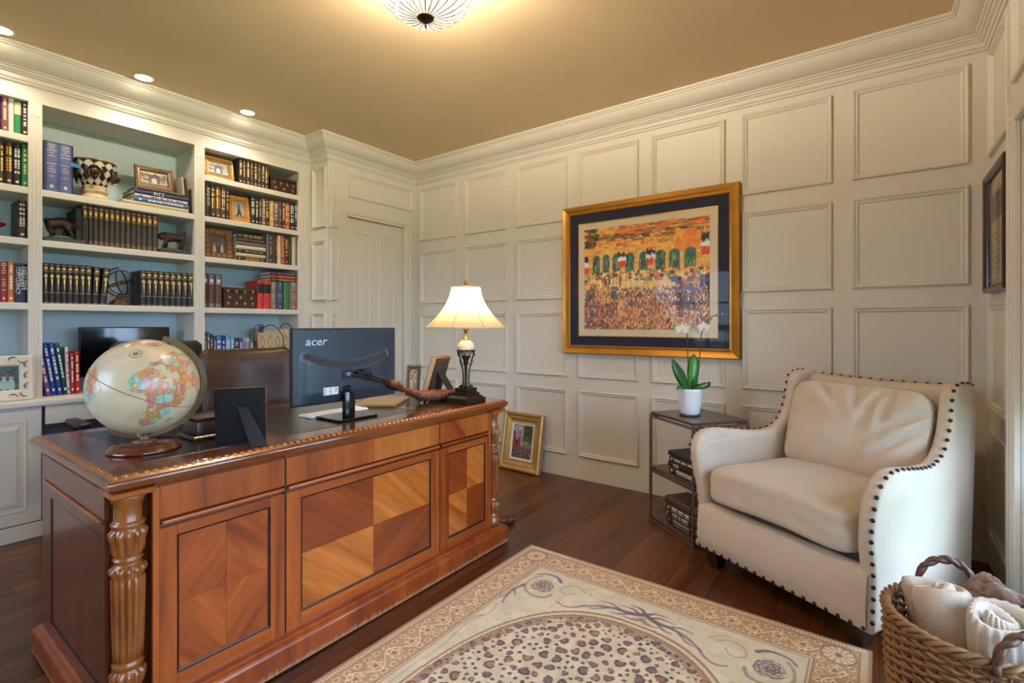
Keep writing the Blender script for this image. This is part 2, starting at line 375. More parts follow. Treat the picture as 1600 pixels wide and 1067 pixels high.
PATH = [(XR, YF), (XR, YB), (XL, YB), (XL, YC), (XK, YC), (XK, YC2), (XL, YC2), (XL, YF)]
struct(sweep_plan(PATH, CP).build('trim_3', WHITE))
# ------------------------------------------------------------------ built-in bookcase
_F = (-math.sin(R(36.314)), math.cos(R(36.314))); _R = (math.cos(R(36.314)), math.sin(R(36.314)))
def on_x(u, x, v=507.5):      # photograph column/row -> y, z on the plane at depth x
    a = (u - 800) / 781; dx, dy = _F[0] + a * _R[0], _F[1] + a * _R[1]; t = x / dx
    return t * dy, 1.22 + t * (507.5 - v) / 781
bc = thing('bookcase', 'tall white built-in bookcase with fluted stiles and three bays of shelves', 'bookcase', (XK, 1.15, .789))
def bl(x0, x1, y0, y1, z0, z1): return (x0 - XK, x1 - XK, y0 - 1.15, y1 - 1.15, z0 - .789, z1 - .789)
STY = [(-.196, -.06), (.683, .743), (1.565, 1.633), (2.377, YC)]
for y0, y1 in STY:
    w = y1 - y0; g = w / 9; poly = [(0, -.03), (0, 0)]
    c0 = w / 2 if w < .1 else (w / 2 + (-.01 if y0 > 1 else .01))
    for k in (-1, 0, 1):
        c = c0 + k * .017
        poly += [(c - .006, 0), (c - .003, -.004), (c + .003, -.004), (c + .006, 0)]
    poly += [(w, 0), (w, -.03)]
    MB().prism(poly, lambda a, b, h: (b, y0 - 1.15 + a, h), 0, 2.455 - .789).box(-.03, 0, y0 - 1.15, y1 - 1.15, 2.455 - .789, 2.533 - .789).build('stile', WHITE, bc)
for y0, y1 in ((.69, .736), (1.572, 1.626), (-.11, -.067), (2.384, 2.43)):
    MB().box(*bl(-4.36, XK - .02, y0, y1, .789, 2.535)).build('divider', WHITE, bc)
MB().box(*bl(-4.38, -4.36, -.15, 2.45, .789, 2.6)).build('back_panel', TEAL, bc)
MB().box(*bl(-4.36, XK, -.195, YC - .001, 2.532, 2.640), .0015).build('top_rail', WHITE, bc)
for y0, y1, zs in ((-.067, .69, (2.331, 2.028, 1.727, 1.349)), (.736, 1.572, (2.028, 1.727, 1.349)), (1.626, 2.384, (2.331, 2.028, 1.727, 1.349))):
    for z in zs: MB().box(*bl(-4.36, XK - .004, y0, y1, z - .04, z), .003).build('shelf', WHITE, bc)
ctop = tag(MB().box(-4.36, -3.875, YC2 + .002, YC - .002, .752, .789, .008, 3).build('worktop', WHITE), 'white painted worktop running under the whole bookcase', 'worktop')
def base_cab(y0, y1, doors, label):
    t = thing('base_cabinet', label, 'cabinet', (-3.9, (y0 + y1) / 2, 0)); yc = (y0 + y1) / 2
    MB().box(-.46, -.018, y0 - yc, y1 - yc, .09, .751).build('body', WHITE, t)
    MB().box(-.46, -.0, y0 - yc, y1 - yc, 0, .088, .003).build('plinth', WHITE, t)
    n = doors; w = (y1 - y0) / n
    for i in range(n):
        a0, a1 = y0 - yc + i * w + .004, y0 - yc + (i + 1) * w - .004
        d = MB().box(-.018, 0, a0, a1, .095, .735, .003)
        d = d.build('door', WHITE, t)
        MB().rect_loop(a0 + .06, a1 - .06, .165, .68, [(0, 0), (.004, .004), (.012, .003), (.016, -.004), (.05, .006), (.06, .006)], lambda a, b, c: (c, a, b)).build('raised_panel', WHITE, d)
    return t
base_cab(-.19, .722, 2, 'white base cabinet with raised panel doors under the left shelves')
base_cab(1.60, 2.48, 2, 'white base cabinet behind the desk under the right shelves')
kd = thing('kneehole_unit', 'shallow white drawer front over the dark kneehole between base cabinets', 'desk unit', (-3.9, 1.16, .64))
MB().box(-.40, -.02, -.41, .41, .015, .111).build('drawer_box', WHITE, kd)
MB().box(-.02, 0, -.425, .425, 0, .112, .004).build('drawer_front', WHITE, kd)
struct(MB().box(-4.40, -4.36, .72, 1.6, 0, .75).build('wall_kneehole', M('cool_grey_paint', (150, 155, 160), .6)))  # back of the kneehole, one even cool grey

# ------------------------------------------------------------------ books
PAGE = M('book_pages', (222, 208, 178), .8, var=.1, vscale=120)
GOLD = M('gilt', (214, 170, 92), .35, .7)
INKS = {'gold': GOLD, 'white': M('white_ink', (232, 230, 222), .6), 'silver': M('silver_foil', (190, 190, 195), .35, .6), 'red': M('red_ink', (170, 40, 36), .6),
        'black': M('black_ink', (22, 20, 20), .6), 'orange': M('orange_ink', (214, 122, 50), .6), 'cream': M('cream_ink', (226, 206, 160), .6), 'blue': M('blue_ink', (60, 90, 150), .6)}
ORD = ['first', 'second', 'third', 'fourth', 'fifth', 'sixth', 'seventh', 'eighth', 'ninth', 'tenth', 'eleventh', 'twelfth', 'thirteenth', 'fourteenth', 'fifteenth']
BC = {}
def cloth(rgb, gloss=.5): return M('cover_%d_%d_%d' % tuple(rgb), rgb, gloss, bump=.08, bscale=500)
def arcx(y, t): return .005 * (1 - (2 * y / t) ** 2)
def book_parts(t, h, d, rgb, style, ink, seed):
    key = (round(t, 3), round(h, 3), round(d, 3), rgb, style, ink, seed)
    if key in BC: return BC[key]
    m = MB(); out = [(-d, -t / 2), (-.002, -t / 2)] + [(arcx(-t / 2 + t * k / 6, t), -t / 2 + t * k / 6) for k in range(1, 6)] + [(-.002, t / 2), (-d, t / 2)]
    b = min(.003, t * .12)
    inn = [(-d, t / 2 - b), (-.006, t / 2 - b), (-.003, 0), (-.006, -t / 2 + b), (-d, -t / 2 + b)]
    m.prism(out + inn, lambda a, c, z: (a, c, z), 0, h)
    cov = m.mesh('cover')
    pg = MB().box(-d + .004, -.006, -t / 2 + b, t / 2 - b, .004, h - .004).mesh('pages')
    r = random.Random(seed); dm = MB()
    def strip(z0, z1, f0=-.42, f1=.42):
        ys = [t * (f0 + (f1 - f0) * k / 4) for k in range(5)]
        dm.rings([[(arcx(y, t) + .0007, y, z0) for y in ys], [(arcx(y, t) + .0007, y, z1) for y in ys]], False, False, False, True)
    if style in ('bands', 'set'):
        for f in (.05, .93): strip(h * f, h * (f + .012))
    if style == 'set':
        for f in (.10, .70, .735, .86): strip(h * f, h * (f + .010))
        strip(h * .76, h * .84, -.3, .3); strip(h * .56, h * .57, -.06, .06)
    if style == 'torch':           # gilt torch ornament of a matched set
        for f in (.02, .27, .80, .84, .95): strip(h * f, h * (f + .008), -.5, .5)
        strip(h * .86, h * .90, -.3, .3); strip(h * .32, h * .33, -.08, .08)
        strip(h * .36, h * .60, -.05, .05); strip(h * .50, h * .62, -.12, .12)
        for k in range(10):
            a = 2 * math.pi * k / 10; ca, sa = .27 * math.cos(a), h * .68 + t * .27 * math.sin(a)
            strip(sa - .003, sa + .003, ca - .07, ca + .07)
        strip(h * .655, h * .71, -.09, .09)
    if style in ('bars', 'bands'):
        z = h * .9; ncol = 1 if t < .03 else 2
        while z > h * .3:
            L = h * (.02 + .05 * r.random())
            for cidx in range(ncol):
                f = (0 if ncol == 1 else (-.2, .2)[cidx])
                strip(z - L, z, f - (.2 if ncol == 1 else .13), f + (.2 if ncol == 1 else .13))
            z -= L + h * (.015 if r.random() < .7 else .06)
        strip(h * .08, h * .13, -.2, .2)
    if style == 'lines':           # horizontal lines of small lettering
        for f in (.95, .91, .87, .83, .78, .72, .56, .5, .45, .40, .30): w = .15 + .25 * r.random(); strip(h * f, h * f + .003, -w, w)
        strip(h * .07, h * .13, -.12, .12)
    if style == 'plate':
        strip(h * .55, h * .88, -.5, .5)
    dme = dm.mesh('spine_print') if dm.f else None
    BC[key] = (cov, pg, dme); return BC[key]
def book(label, loc, t, h, d, rgb, style='bars', ink='gold', seed=0, rot=(0, 0, 0), group=None, gloss=.5, words=None):
    e = thing('book', label, 'book', loc, group=group, rot=rot)
    cov, pg, dm = book_parts(t, h, d, rgb, style, ink, seed)
    cm = cloth(rgb, gloss)
    c = obj('cover', cov, cm, e)
    if c.data.materials[0] != cm: pass
    obj('pages', pg, PAGE, e)
    if dm: obj('spine_print', dm, INKS[ink], e)['kind'] = 'stuff'
    for w in (words or []):        # (text, size, centre fraction of the height, y offset fraction, ink)
        s, size, f, yo, ik = w[:5]; mt = basis((.0062, t * yo, h * f), (0, 0, -1), (0, 1, 0))
        if len(w) > 5: mt = basis((.0062, t * yo, h * f), (0, 0, 1), (0, -1, 0))
        text(s, size, INKS[ik], e, mt, 'title', sx=.9)
    return e
def row(where, z, items, x=-4.055, d=.20, kind='hardback', group=None):
    n = 0
    for it in items:
        u0, u1, vt, rgb, cn, style, ink = it[:7]; kw = it[7] if len(it) > 7 else {}
        y0 = on_x(u0, x)[0]; y1 = on_x(u1, x)[0]; h = on_x((u0 + u1) / 2, x, vt)[1] - z
        y0 = max(y0, kw.get('ymin', -9))
        lab = kw.get('label', '%s %s, %s from left on %s' % (cn, kind, ORD[n], where)); n += 1
        book(lab, (x, (y0 + y1) / 2, z + .0005), y1 - y0 - .0012, min(h, .45), kw.get('d', d), rgb, style, ink, kw.get('seed', n), kw.get('rot', (0, 0, 0)), kw.get('group', group), kw.get('gloss', .5), kw.get('words'))
def stack(where, z, x, yc, items, rz=0, group=None):      # lying flat, spine to +x; items bottom to top: (thickness, length along y, depth, rgb, name, style, ink, dy)
    n = 0; zz = z + .0005
    for it in items:
        t, L, d, rgb, cn, style, ink, dy = it[:8]; kw = it[8] if len(it) > 8 else {}
        n += 1
        m = Matrix.Rotation(rz, 3, 'Z') @ Matrix.Rotation(R(-90), 3, 'X')
        dv = Matrix.Rotation(rz, 3, 'Z') @ Vector((kw.get('dx', 0), dy, 0))
        # local z (height) -> +y, local y (thickness) -> -z
        start = Matrix.Rotation(rz, 3, 'Z') @ Vector((0, -L / 2, 0))
        book(kw.get('label', '%s book lying %s from bottom in the %s' % (cn, ORD[n - 1], where)), (x + dv.x + start.x, yc + dv.y + start.y, zz + t / 2), t - .0008, L, d, rgb, style, ink, n + 40, m.to_euler()[:], group, kw.get('gloss', .5), kw.get('words'))
        zz += t
    return zz
DB = (48, 38, 32)
row('the top left shelf', 2.331, [(-24, -12, 148, (70, 60, 90), 'purple grey', 'bars', 'white'), (-12, 2, 146, (44, 34, 74), 'dark violet', 'bars', 'gold'), (2, 13, 148.5, (150, 76, 88), 'dusty pink', 'bars', 'cream'), (13, 22.2, 151.5, (224, 214, 200), 'white', None, 'red'),
    (22.2, 33.2, 154, (44, 140, 84), 'green and cream', 'plate', 'cream'), (33.5, 44, 157.5, (66, 40, 38), 'dark brown', 'bars', 'white')])
row('the second left shelf', 2.028, [(-16, -6, 222, (60, 40, 30), 'brown', 'bars', 'gold'), (-6, 7, 221, (46, 30, 22), 'black brown', 'bars', 'gold'), (7, 20.5, 223, (52, 32, 22), 'dark brown', 'bars', 'gold'), (20.5, 33, 226.5, (40, 36, 36), 'black', 'bars', 'white'), (33.8, 44, 227, (34, 138, 78), 'bright green', 'bars', 'cream')])
row('the fourth left shelf', 1.349, [(-14, 0, 409, (130, 50, 40), 'brick red', 'bars', 'gold'), (0, 11.5, 409.5, (150, 52, 48), 'red', 'lines', 'white'), (11.8, 22.5, 408.5, (206, 122, 48), 'orange', 'bars', 'white'), (22.8, 43, 411.5, (32, 38, 62), 'navy blue', None, 'white', {'words': [('EXECUTIVE', .030, .62, .22, 'white'), ('ORDERS', .030, .62, -.0, 'white'), ('TOM CLANCY', .028, .56, -.27, 'white')]})])
# third left shelf: one dark book turned so that its cover shows, small red ornament
y, zt = on_x(27, -4.10, 318)
book('dark lone book showing its cover on the third left shelf', (-4.055, .662, 1.7275), .034, .225, .2, (50, 36, 34), 'bars', 'cream', 5)
orn = thing('red_ornament', 'small red and black ornament at the photo left edge of the bookcase', 'ornament', (-4.15, .55, 1.727))
MB().lathe([(.04, 0), (.045, .01), (.03, .02), (.012, .03), (.012, .05), (.055, .075), (.06, .085), (.05, .09), (.001, .09)], 20).build('dish', M('red_lacquer', (150, 32, 24), .3, coat=.4), orn)
MB().lathe([(.03, .09), (.036, .11), (.028, .14), (.008, .155), (.001, .157)], 16).build('lid', M('black_lacquer', (24, 20, 20), .3), orn)
# middle bay, top: slipcased pair
sc_ = thing('slipcase', 'dark slipcase holding two blue volumes on the top middle shelf', 'slipcase', (-4.05, on_x(91.5, -4.05)[0], 2.028))
hs = .305; wsl = on_x(115, -4.05)[0] - on_x(68, -4.05)[0]
sm = MB().box(-.24, 0, -wsl / 2, -wsl / 2 + .004, 0, hs).box(-.24, 0, wsl / 2 - .004, wsl / 2, 0, hs).box(-.24, 0, -wsl / 2, wsl / 2, 0, .004).box(-.24, 0, -wsl / 2, wsl / 2, hs - .004, hs).box(-.24, -.235, -wsl / 2, wsl / 2, 0, hs)
sm.build('case', cloth((44, 36, 40)), sc_)
for k, nm in ((0, 'left'), (1, 'right')):
    yb = -wsl / 2 + .005 + (wsl - .01) * (k + .5) / 2
    book('blue clothbound volume, %s one of the slipcased pair' % nm, (-4.052, on_x(91.5, -4.05)[0] + yb, 2.0325), (wsl - .012) / 2, hs - .01, .22, (84, 98, 152), 'lines', 'cream', 9 + k)
# stack with RITZ and a leaning pair
yst = on_x(252, -4.04)[0]
yy0 = on_x(209, -4.04)[0]; yy1 = on_x(293.5, -4.04)[0]; Lr = yy1 - yy0; ycs = (yy0 + yy1) / 2
ztop = stack('flat pile beside the jester cup', 2.028, -4.035, ycs, [(.028, Lr + .06, .24, (206, 184, 140), 'cream', None, 'cream', -.03), (.030, Lr, .23, (72, 112, 176), 'sky blue', 'bars', 'white', 0, {'dx': .0}),
    (.022, Lr - .01, .23, (206, 206, 206), 'pale grey', 'bars', 'red', 0), (.030, Lr, .23, (42, 60, 110), 'navy', None, 'white', 0, {'words': [('RITZ', .034, .44, 0, 'white', 1)], 'label': 'navy book titled RITZ in the flat pile on the middle shelf'}), (.022, Lr - .04, .2, (96, 74, 58), 'brown', None, 'gold', .0)])
for k, (rgb, nm, tl, hh) in enumerate((((196, 176, 146), 'beige', -14, .255), ((92, 74, 62), 'dark brown', -15, .25))):
    book('%s thin book leaning against the bay side behind the RITZ pile' % nm, (-4.10, 1.548 - .022 * (1 - k) - .004, 2.0285), .016, hh, .2, rgb, None, 'gold', 70 + k, (R(9), 0, 0)) if False else \
    book('%s thin book leaning against the bay side beside the RITZ pile' % nm, (-4.06, 1.522 + .022 * k, 2.034), .014, hh, .2, rgb, None, 'gold', 70 + k, (R(5), 0, 0))
# matched sets
u = np.linspace(129, 247, 15)
for k in range(14):
    row('', 1.727, [(u[k], u[k + 1], 320 + (u[k] - 129) * .148, (64, 54, 44), '', 'set', 'gold', {'label': 'dark gilt banded volume, %s from left between the animal bookends' % ORD[k], 'group': 'gilt banded set between the bookends', 'seed': 1})], x=-4.07)
SETL = 'black torch ornament volume, %s from left, left of the armillary sphere'
SETR = 'black torch ornament volume, %s from left, right of the armillary sphere'
u = np.linspace(66.8, 144, 9)
TS = dict(ymin=.737)
for k in range(8):
    row('', 1.349, [(u[k], u[k + 1], 410.3 + (u[k] - 58) * .066, (34, 32, 34), '', 'torch', 'gold', {'label': SETL % ORD[k], 'group': 'torch spine set left part', 'seed': 1, **({'ymin': .746} if k < 2 else {})})], x=-4.05)
for k, (u0, u1, rt) in enumerate(((144.5, 155, R(-2)), (156, 166.5, R(-5)))):
    row('', 1.349, [(u0, u1, 417 + k, (34, 32, 34), '', 'torch', 'gold', {'label': SETL % ORD[8 + k], 'group': 'torch spine set left part', 'seed': 1, 'rot': (rt, 0, 0)})], x=-4.05)
u = np.linspace(220, 303.5, 10)
for k in range(9):
    row('', 1.349, [(u[k], u[k + 1], 422.5 + (u[k] - 220) * .068, (34, 32, 34), '', 'torch', 'gold', {'label': SETR % ORD[k], 'group': 'torch spine set right part', 'seed': 1})], x=-4.05)
# books leaning on the worktop, middle bay
for k, (u0, u1, vt, rgb, cn, lean, ink) in enumerate(((68.5, 77.5, 536, (120, 84, 140), 'purple', -8, 'white'), (77.6, 87, 536, (32, 66, 150), 'royal blue', -8, 'white'), (87.1, 96.5, 536, (38, 72, 156), 'cobalt blue', -8, 'white'), (96.6, 105, 536, (24, 78, 66), 'dark green', -8, 'white'),
                                                ((106), 111.5, 543, (220, 214, 208), 'white', -2, 'red'), (111.8, 118.5, 553, (170, 60, 62), 'dull red', -1, 'white'), (119, 127, 550, (196, 44, 44), 'bright red', -1, 'white'))):
    y0 = on_x(u0, -4.03)[0]; y1 = on_x(u1, -4.03)[0]; h = on_x((u0 + u1) / 2, -4.03, vt)[1] - .789
    book('%s hardback on the worktop among the books left of the globe' % cn, (-4.05, (y0 + y1) / 2 + (.012 if k < 4 else 0), .7925), (y1 - y0) * .93, h, .17, rgb, 'bars', ink, 20 + k, (R(-lean) * -1 if False else R(-lean), 0, 0), gloss=.25)
# right bay
BK = (42, 34, 30)
u = np.linspace(373, 420, 9)
row('the top right shelf', 2.331, [(u[k], u[k + 1], 247 + (u[k] - 373) * .25, (52 + 4 * (k % 3), 36 + 3 * (k % 2), 30), ('black brown', 'umber')[k % 2], 'bars', ('cream', 'gold')[k % 2]) for k in range(8)])
row('the second right shelf', 2.028, [(320.3, 329.5, 288, (50, 38, 34), 'dark brown', None, 'white', {'words': [('BLIND FAITH', .026, .62, 0, 'white')]}), (329.5, 337, 290, (62, 44, 34), 'umber', 'bars', 'gold'), (337, 345.5, 291.5, (88, 62, 48), 'mid brown', 'bars', 'gold'), (345.5, 352.5, 293, (96, 70, 60), 'taupe brown', 'bars', 'cream'), (352.5, 358.5, 295, (48, 36, 30), 'black brown', 'bars', 'gold')])
cs = [((34, 30, 32), 'black', 'white'), ((40, 34, 34), 'charcoal', 'white'), ((62, 44, 36), 'brown', 'gold'), ((128, 118, 112), 'grey', 'white'), ((44, 40, 36), 'soot black', 'gold'), ((214, 150, 60), 'amber', 'white'), ((84, 82, 90), 'slate', 'white'), ((110, 40, 34), 'maroon', 'gold'), ((44, 44, 56), 'ink blue', 'white'), ((214, 74, 36), 'vivid orange red', 'cream'), ((40, 40, 42), 'dark grey', 'white'), ((44, 38, 38), 'near black', 'white')]
u = [392, 398.5, 404, 409.5, 415, 421.5, 428.5, 435, 440.5, 445.5, 453, 460, 466.5]
row('the second right shelf past the tower picture', 2.028, [(u[k], u[k + 1], 307 + (u[k] - 392) * .14 + (k * 7 % 4), cs[k][0], cs[k][1], 'bars', cs[k][2]) for k in range(12)])
ys = on_x(389, -4.04)[0]; LS = on_x(416, -4.04)[0] - on_x(367, -4.04)[0] + .0
LS = .235
zz = stack('flat pile on the third right shelf', 1.727, -4.045, on_x(393, -4.04)[0], [(.032, LS, .2, (70, 50, 38), 'dark brown', 'bars', 'gold', .0), (.028, LS - .01, .2, (214, 196, 160), 'cream', None, 'cream', 0), (.030, LS - .01, .2, (58, 46, 40), 'black brown', 'bars', 'gold', 0), (.030, LS - .005, .2, (226, 204, 178), 'pale pink', None, 'cream', 0),
    (.030, LS, .2, (96, 108, 104), 'grey green', None, 'cream', 0), (.028, LS - .015, .2, (86, 70, 62), 'taupe', 'bars', 'red', -.005), (.034, LS - .02, .2, (34, 62, 44), 'dark green', 'bars', 'gold', -.005)])
cs = [((124, 124, 132), 'grey'), ((72, 52, 42), 'umber'), ((90, 62, 56), 'plum brown'), ((66, 44, 38), 'dark brown'), ((226, 206, 172), 'ivory'), ((186, 72, 50), 'red'), ((48, 36, 32), 'black'), ((78, 60, 56), 'taupe'), ((210, 200, 158), 'pale cream'), ((84, 62, 52), 'cocoa')]
u = [416.3, 420.5, 425.5, 430, 433.5, 439, 445.5, 451, 456, 462.5, 466.6]
row('the third right shelf', 1.727, [(u[k], u[k + 1], 366 + (u[k] - 416) * .12, cs[k][0], cs[k][1], 'bars' if k in (1, 3, 5, 6) else None, 'gold') for k in range(10)])
row('', 1.349, [(u0, u1, vt, (92, 60, 44), '', 'set', 'silver', {'label': lb, 'seed': 3, 'ymin': 1.637}) for u0, u1, vt, lb in ((313, 325, 427, 'brown leather volume with silver bands half hidden by the stile'), (325.5, 336, 428, 'brown leather volume with silver bands, middle of three'), (336.5, 347, 429, 'brown leather volume with silver bands beside the fleur-de-lis box'))], x=-4.06)
row('the fourth right shelf', 1.349, [(402.5, 412.2, 438, (206, 50, 40), 'scarlet', 'plate', 'black', {'label': 'scarlet volume with black title band, left of two'}), (412.5, 423.3, 439, (204, 52, 42), 'scarlet', 'plate', 'black', {'label': 'scarlet volume with black title band, right of two'}),
    (423.6, 431.8, 440, (140, 118, 108), 'taupe', 'lines', 'cream'), (432.2, 442.6, 440.5, (56, 66, 96), 'dark blue', 'lines', 'silver'), (443.3, 453, 441, (62, 120, 84), 'green', None, 'gold'), (453.5, 464, 441, (134, 104, 92), 'rosy brown', 'lines', 'cream')], x=-4.05)
h6 = on_x(440, -4.05, 440.5)[1]
stack('small pile topping the fourth right shelf', h6 + .003, -4.05, on_x(443.5, -4.05)[0], [(.026, .225, .19, (88, 84, 82), 'grey', 'bars', 'gold', 0), (.026, .225, .19, (196, 48, 36), 'red', 'bars', 'gold', 0), (.026, .225, .19, (74, 56, 96), 'violet', 'bars', 'gold', -.003)])
cs = [((72, 78, 50), 'olive', 'gold', 518, 323.5), ((90, 106, 136), 'steel blue', 'white', 519, 328), ((40, 62, 70), 'dark teal', 'cream', 522, 333), ((50, 62, 84), 'slate blue', 'gold', 525, 338.5), ((66, 128, 200), 'sky blue', 'white', 525, 346), ((36, 44, 96), 'navy', 'white', 526, 352.5), ((76, 150, 214), 'light blue', 'white', 524, 360.5), ((110, 182, 190), 'aqua', 'white', 527, 366.5), ((46, 50, 60), 'charcoal', 'cream', 528, 373.5), ((54, 70, 150), 'indigo', 'white', 528, 379), ((150, 150, 176), 'lavender', 'red', 528, 384), ((176, 180, 190), 'pale grey', 'blue', 528, 390.5), ((70, 124, 70), 'leaf green', 'white', 530, 396)]
u0 = 319.8; its = []
for rgb, cn, ink, vt, u1 in cs: its.append((u0, u1, vt, rgb, cn, 'bars', ink, {'d': .14})); u0 = u1 + .15
row('the worktop behind the leather chair', .789, its, x=-4.05, kind='paperback')
# ------------------------------------------------------------------ pictures (flat prints) as painted grids
def canvas(ny, nx, col): return np.ones((ny, nx, 3)) * np.array(col, float)
def dabs(img, n, x0, x1, y0, y1, pal, w, h, seed=0, a=.85):
    r = random.Random(seed); ny, nx = img.shape[:2]
    for _ in range(n):
        cx = int((x0 + (x1 - x0) * r.random()) * nx); cy = int((y0 + (y1 - y0) * r.random()) * ny)
        ww = max(1, int(w * nx * (.5 + r.random()))); hh = max(1, int(h * ny * (.5 + r.random())))
        c = np.array(r.choice(pal), float) * (.85 + .3 * r.random())
        s = img[max(cy, 0):cy + hh, max(cx, 0):cx + ww]; s[:] = s * (1 - a) + c * a
def ell(img, cx, cy, rx, ry, col, a=1.0):
    ny, nx = img.shape[:2]; Y, X = np.mgrid[0:ny, 0:nx]; X = (X + .5) / nx; Y = (Y + .5) / ny
    mk = ((X - cx) / rx) ** 2 + ((Y - cy) / ry) ** 2 < 1; img[mk] = img[mk] * (1 - a) + np.array(col, float) * a
def rct(img, x0, x1, y0, y1, col, a=1.0):
    ny, nx = img.shape[:2]; s = img[int(y0 * ny):max(int(y1 * ny), int(y0 * ny) + 1), int(x0 * nx):max(int(x1 * nx), int(x0 * nx) + 1)]; s[:] = s * (1 - a) + np.array(col, float) * a
def pic_arch(seed=1, tone=(1, 1, 1)):      # monochrome view of a stone arch
    im = canvas(40, 60, (190, 188, 184)); dabs(im, 120, 0, 1, .3, .8, [(120, 118, 116), (90, 88, 88), (160, 158, 155)], .08, .1, seed)
    rct(im, .3, .7, .2, .75, (96, 92, 90)); rct(im, .27, .73, .70, .78, (70, 68, 66)); ell(im, .5, .42, .1, .14, (205, 203, 200)); rct(im, .4, .6, .15, .42, (205, 203, 200)); rct(im, 0, 1, 0, .18, (120, 118, 116))
    return im * np.array(tone)
def pic_tower():
    im = canvas(48, 32, (176, 176, 184)); ny, nx = 48, 32
    for j in range(48):
        f = j / 48; w = .34 * (1 - f) ** 1.8 + .015
        if f < .93: im[j, max(0, int((.5 - w) * nx)):int((.5 + w) * nx) + 1] = (66, 60, 62)
    ell(im, .5, .0, .22, .16, (170, 168, 172)); dabs(im, 30, 0, 1, 0, .12, [(60, 56, 56), (110, 106, 104)], .1, .04, 3)
    return im
def pic_street():
    im = canvas(80, 56, (170, 168, 178)); dabs(im, 160, 0, 1, .55, 1, [(150, 155, 172), (200, 196, 196), (130, 132, 150)], .14, .03, 4)
    rct(im, 0, 1, 0, .34, (92, 74, 66)); dabs(im, 260, 0, 1, 0, .34, [(70, 58, 56), (120, 98, 84), (150, 130, 112), (90, 84, 96)], .08, .03, 5)
    rct(im, 0, .16, .3, .80, (128, 70, 44)); rct(im, .16, .3, .3, .56, (90, 56, 44)); rct(im, .3, .42, .3, .64, (176, 62, 36)); rct(im, .34, .38, .6, .82, (120, 52, 44))
    dabs(im, 260, .5, 1, .5, 1, [(66, 84, 44), (92, 108, 56), (48, 62, 38)], .08, .05, 6); dabs(im, 90, .5, 1, .3, .5, [(196, 160, 80), (92, 104, 120), (70, 90, 70)], .08, .04, 7)
    dabs(im, 60, .1, .8, .18, .36, [(40, 36, 40), (196, 190, 180), (150, 60, 44)], .02, .06, 8)
    return im
def pic_people(seed, bg, pal, n=5):
    im = canvas(40, 48, bg); dabs(im, 120, 0, 1, 0, 1, [tuple(c * k for c in bg) for k in (.6, .8, 1.2)], .12, .1, seed); r = random.Random(seed)
    for k in range(n):
        cx = .12 + .76 * (k + .5) / n; cy = .38 + .12 * r.random(); ell(im, cx, cy - .25, .1, .26, r.choice(pal)); ell(im, cx, cy + .08, .05, .09, (206, 160, 134)); ell(im, cx, cy + .15, .05, .05, (60, 42, 34))
    return im
PRINT = vcol_mat('printed_picture', .45)
EASEL = M('black_velour', (28, 26, 28), .9)
def frame_thing(name, label, loc, rz, w, h, fw, th, prof, fmat, img, tilt=10, easel=True, mat_w=0, matc=None, group=None, cat='picture frame', glass=True, backmat=None):
    t = thing(name, label, cat, loc, group=group, rot=(R(-tilt), 0, rz) if False else (0, 0, rz))
    T = Matrix.Rotation(R(-tilt), 4, 'X')
    fn = lambda a, b, c: tuple(T @ Vector((a, -c, b)))
    m = MB().rect_loop(-w / 2, w / 2, 0, h, prof + [(prof[-1][0], -th), (0, -th)], fn, closed=True); fr = m.build('frame', fmat, t)
    i = prof[-1][0]; x0, x1, z0, z1 = -w / 2 + i, w / 2 - i, i, h - i
    if mat_w:
        MB().rect_loop(x0, x1, z0, z1, [(0, .0), (mat_w, 0), (mat_w + .002, -.002)], fn).build('mount', matc, t)
        x0 += mat_w; x1 -= mat_w; z0 += mat_w; z1 -= mat_w
    if img is not None:
        c = -.002
        def f(S, Tt):
            a = x0 + (x1 - x0) * S; b = z0 + (z1 - z0) * Tt; p = np.stack([a, np.full_like(a, -c), b], -1) @ np.array(T.to_3x3()).T; return p[..., 0], p[..., 1], p[..., 2]
        painted('picture', img, f, PRINT, t)
    MB().add([fn(-w / 2 + .002, .002, -th), fn(w / 2 - .002, .002, -th), fn(w / 2 - .002, h - .002, -th), fn(-w / 2 + .002, h - .002, -th)], [(0, 1, 2, 3)]).build('backing', backmat or EASEL, t)
    if easel:
        a = fn(0, h * .62, -th); foot = h * .38
        MB().add([(-.2 * w, a[1], a[2]), (.2 * w, a[1], a[2]), (.22 * w, a[1] + foot, .0), (-.22 * w, a[1] + foot, .0), (-.2 * w, a[1] + .004, a[2] + .002), (.2 * w, a[1] + .004, a[2] + .002), (.22 * w, a[1] + foot + .004, .0), (-.22 * w, a[1] + foot + .004, 0)],
                 [(0, 1, 2, 3), (4, 5, 6, 7), (0, 1, 5, 4), (1, 2, 6, 5), (3, 0, 4, 7), (2, 3, 7, 6)]).build('easel_leg', EASEL, t)
    return t
P_FLAT = [(0, 0), (0, .006), (.004, .010), (.02, .010), (.026, .006), (.028, 0)]
def pf(w, d=.012): return [(0, 0), (0, d * .6), (w * .12, d), (w * .35, d * .9), (w * .55, d * .55), (w * .85, d * .7), (w, d * .1)]
SILV = M('antique_silver', (122, 96, 70), .35, .75, bump=.4, bscale=180)
GILT = M('gilded_wood', (196, 150, 78), .38, .55, bump=.35, bscale=120, var=.15, vscale=40)
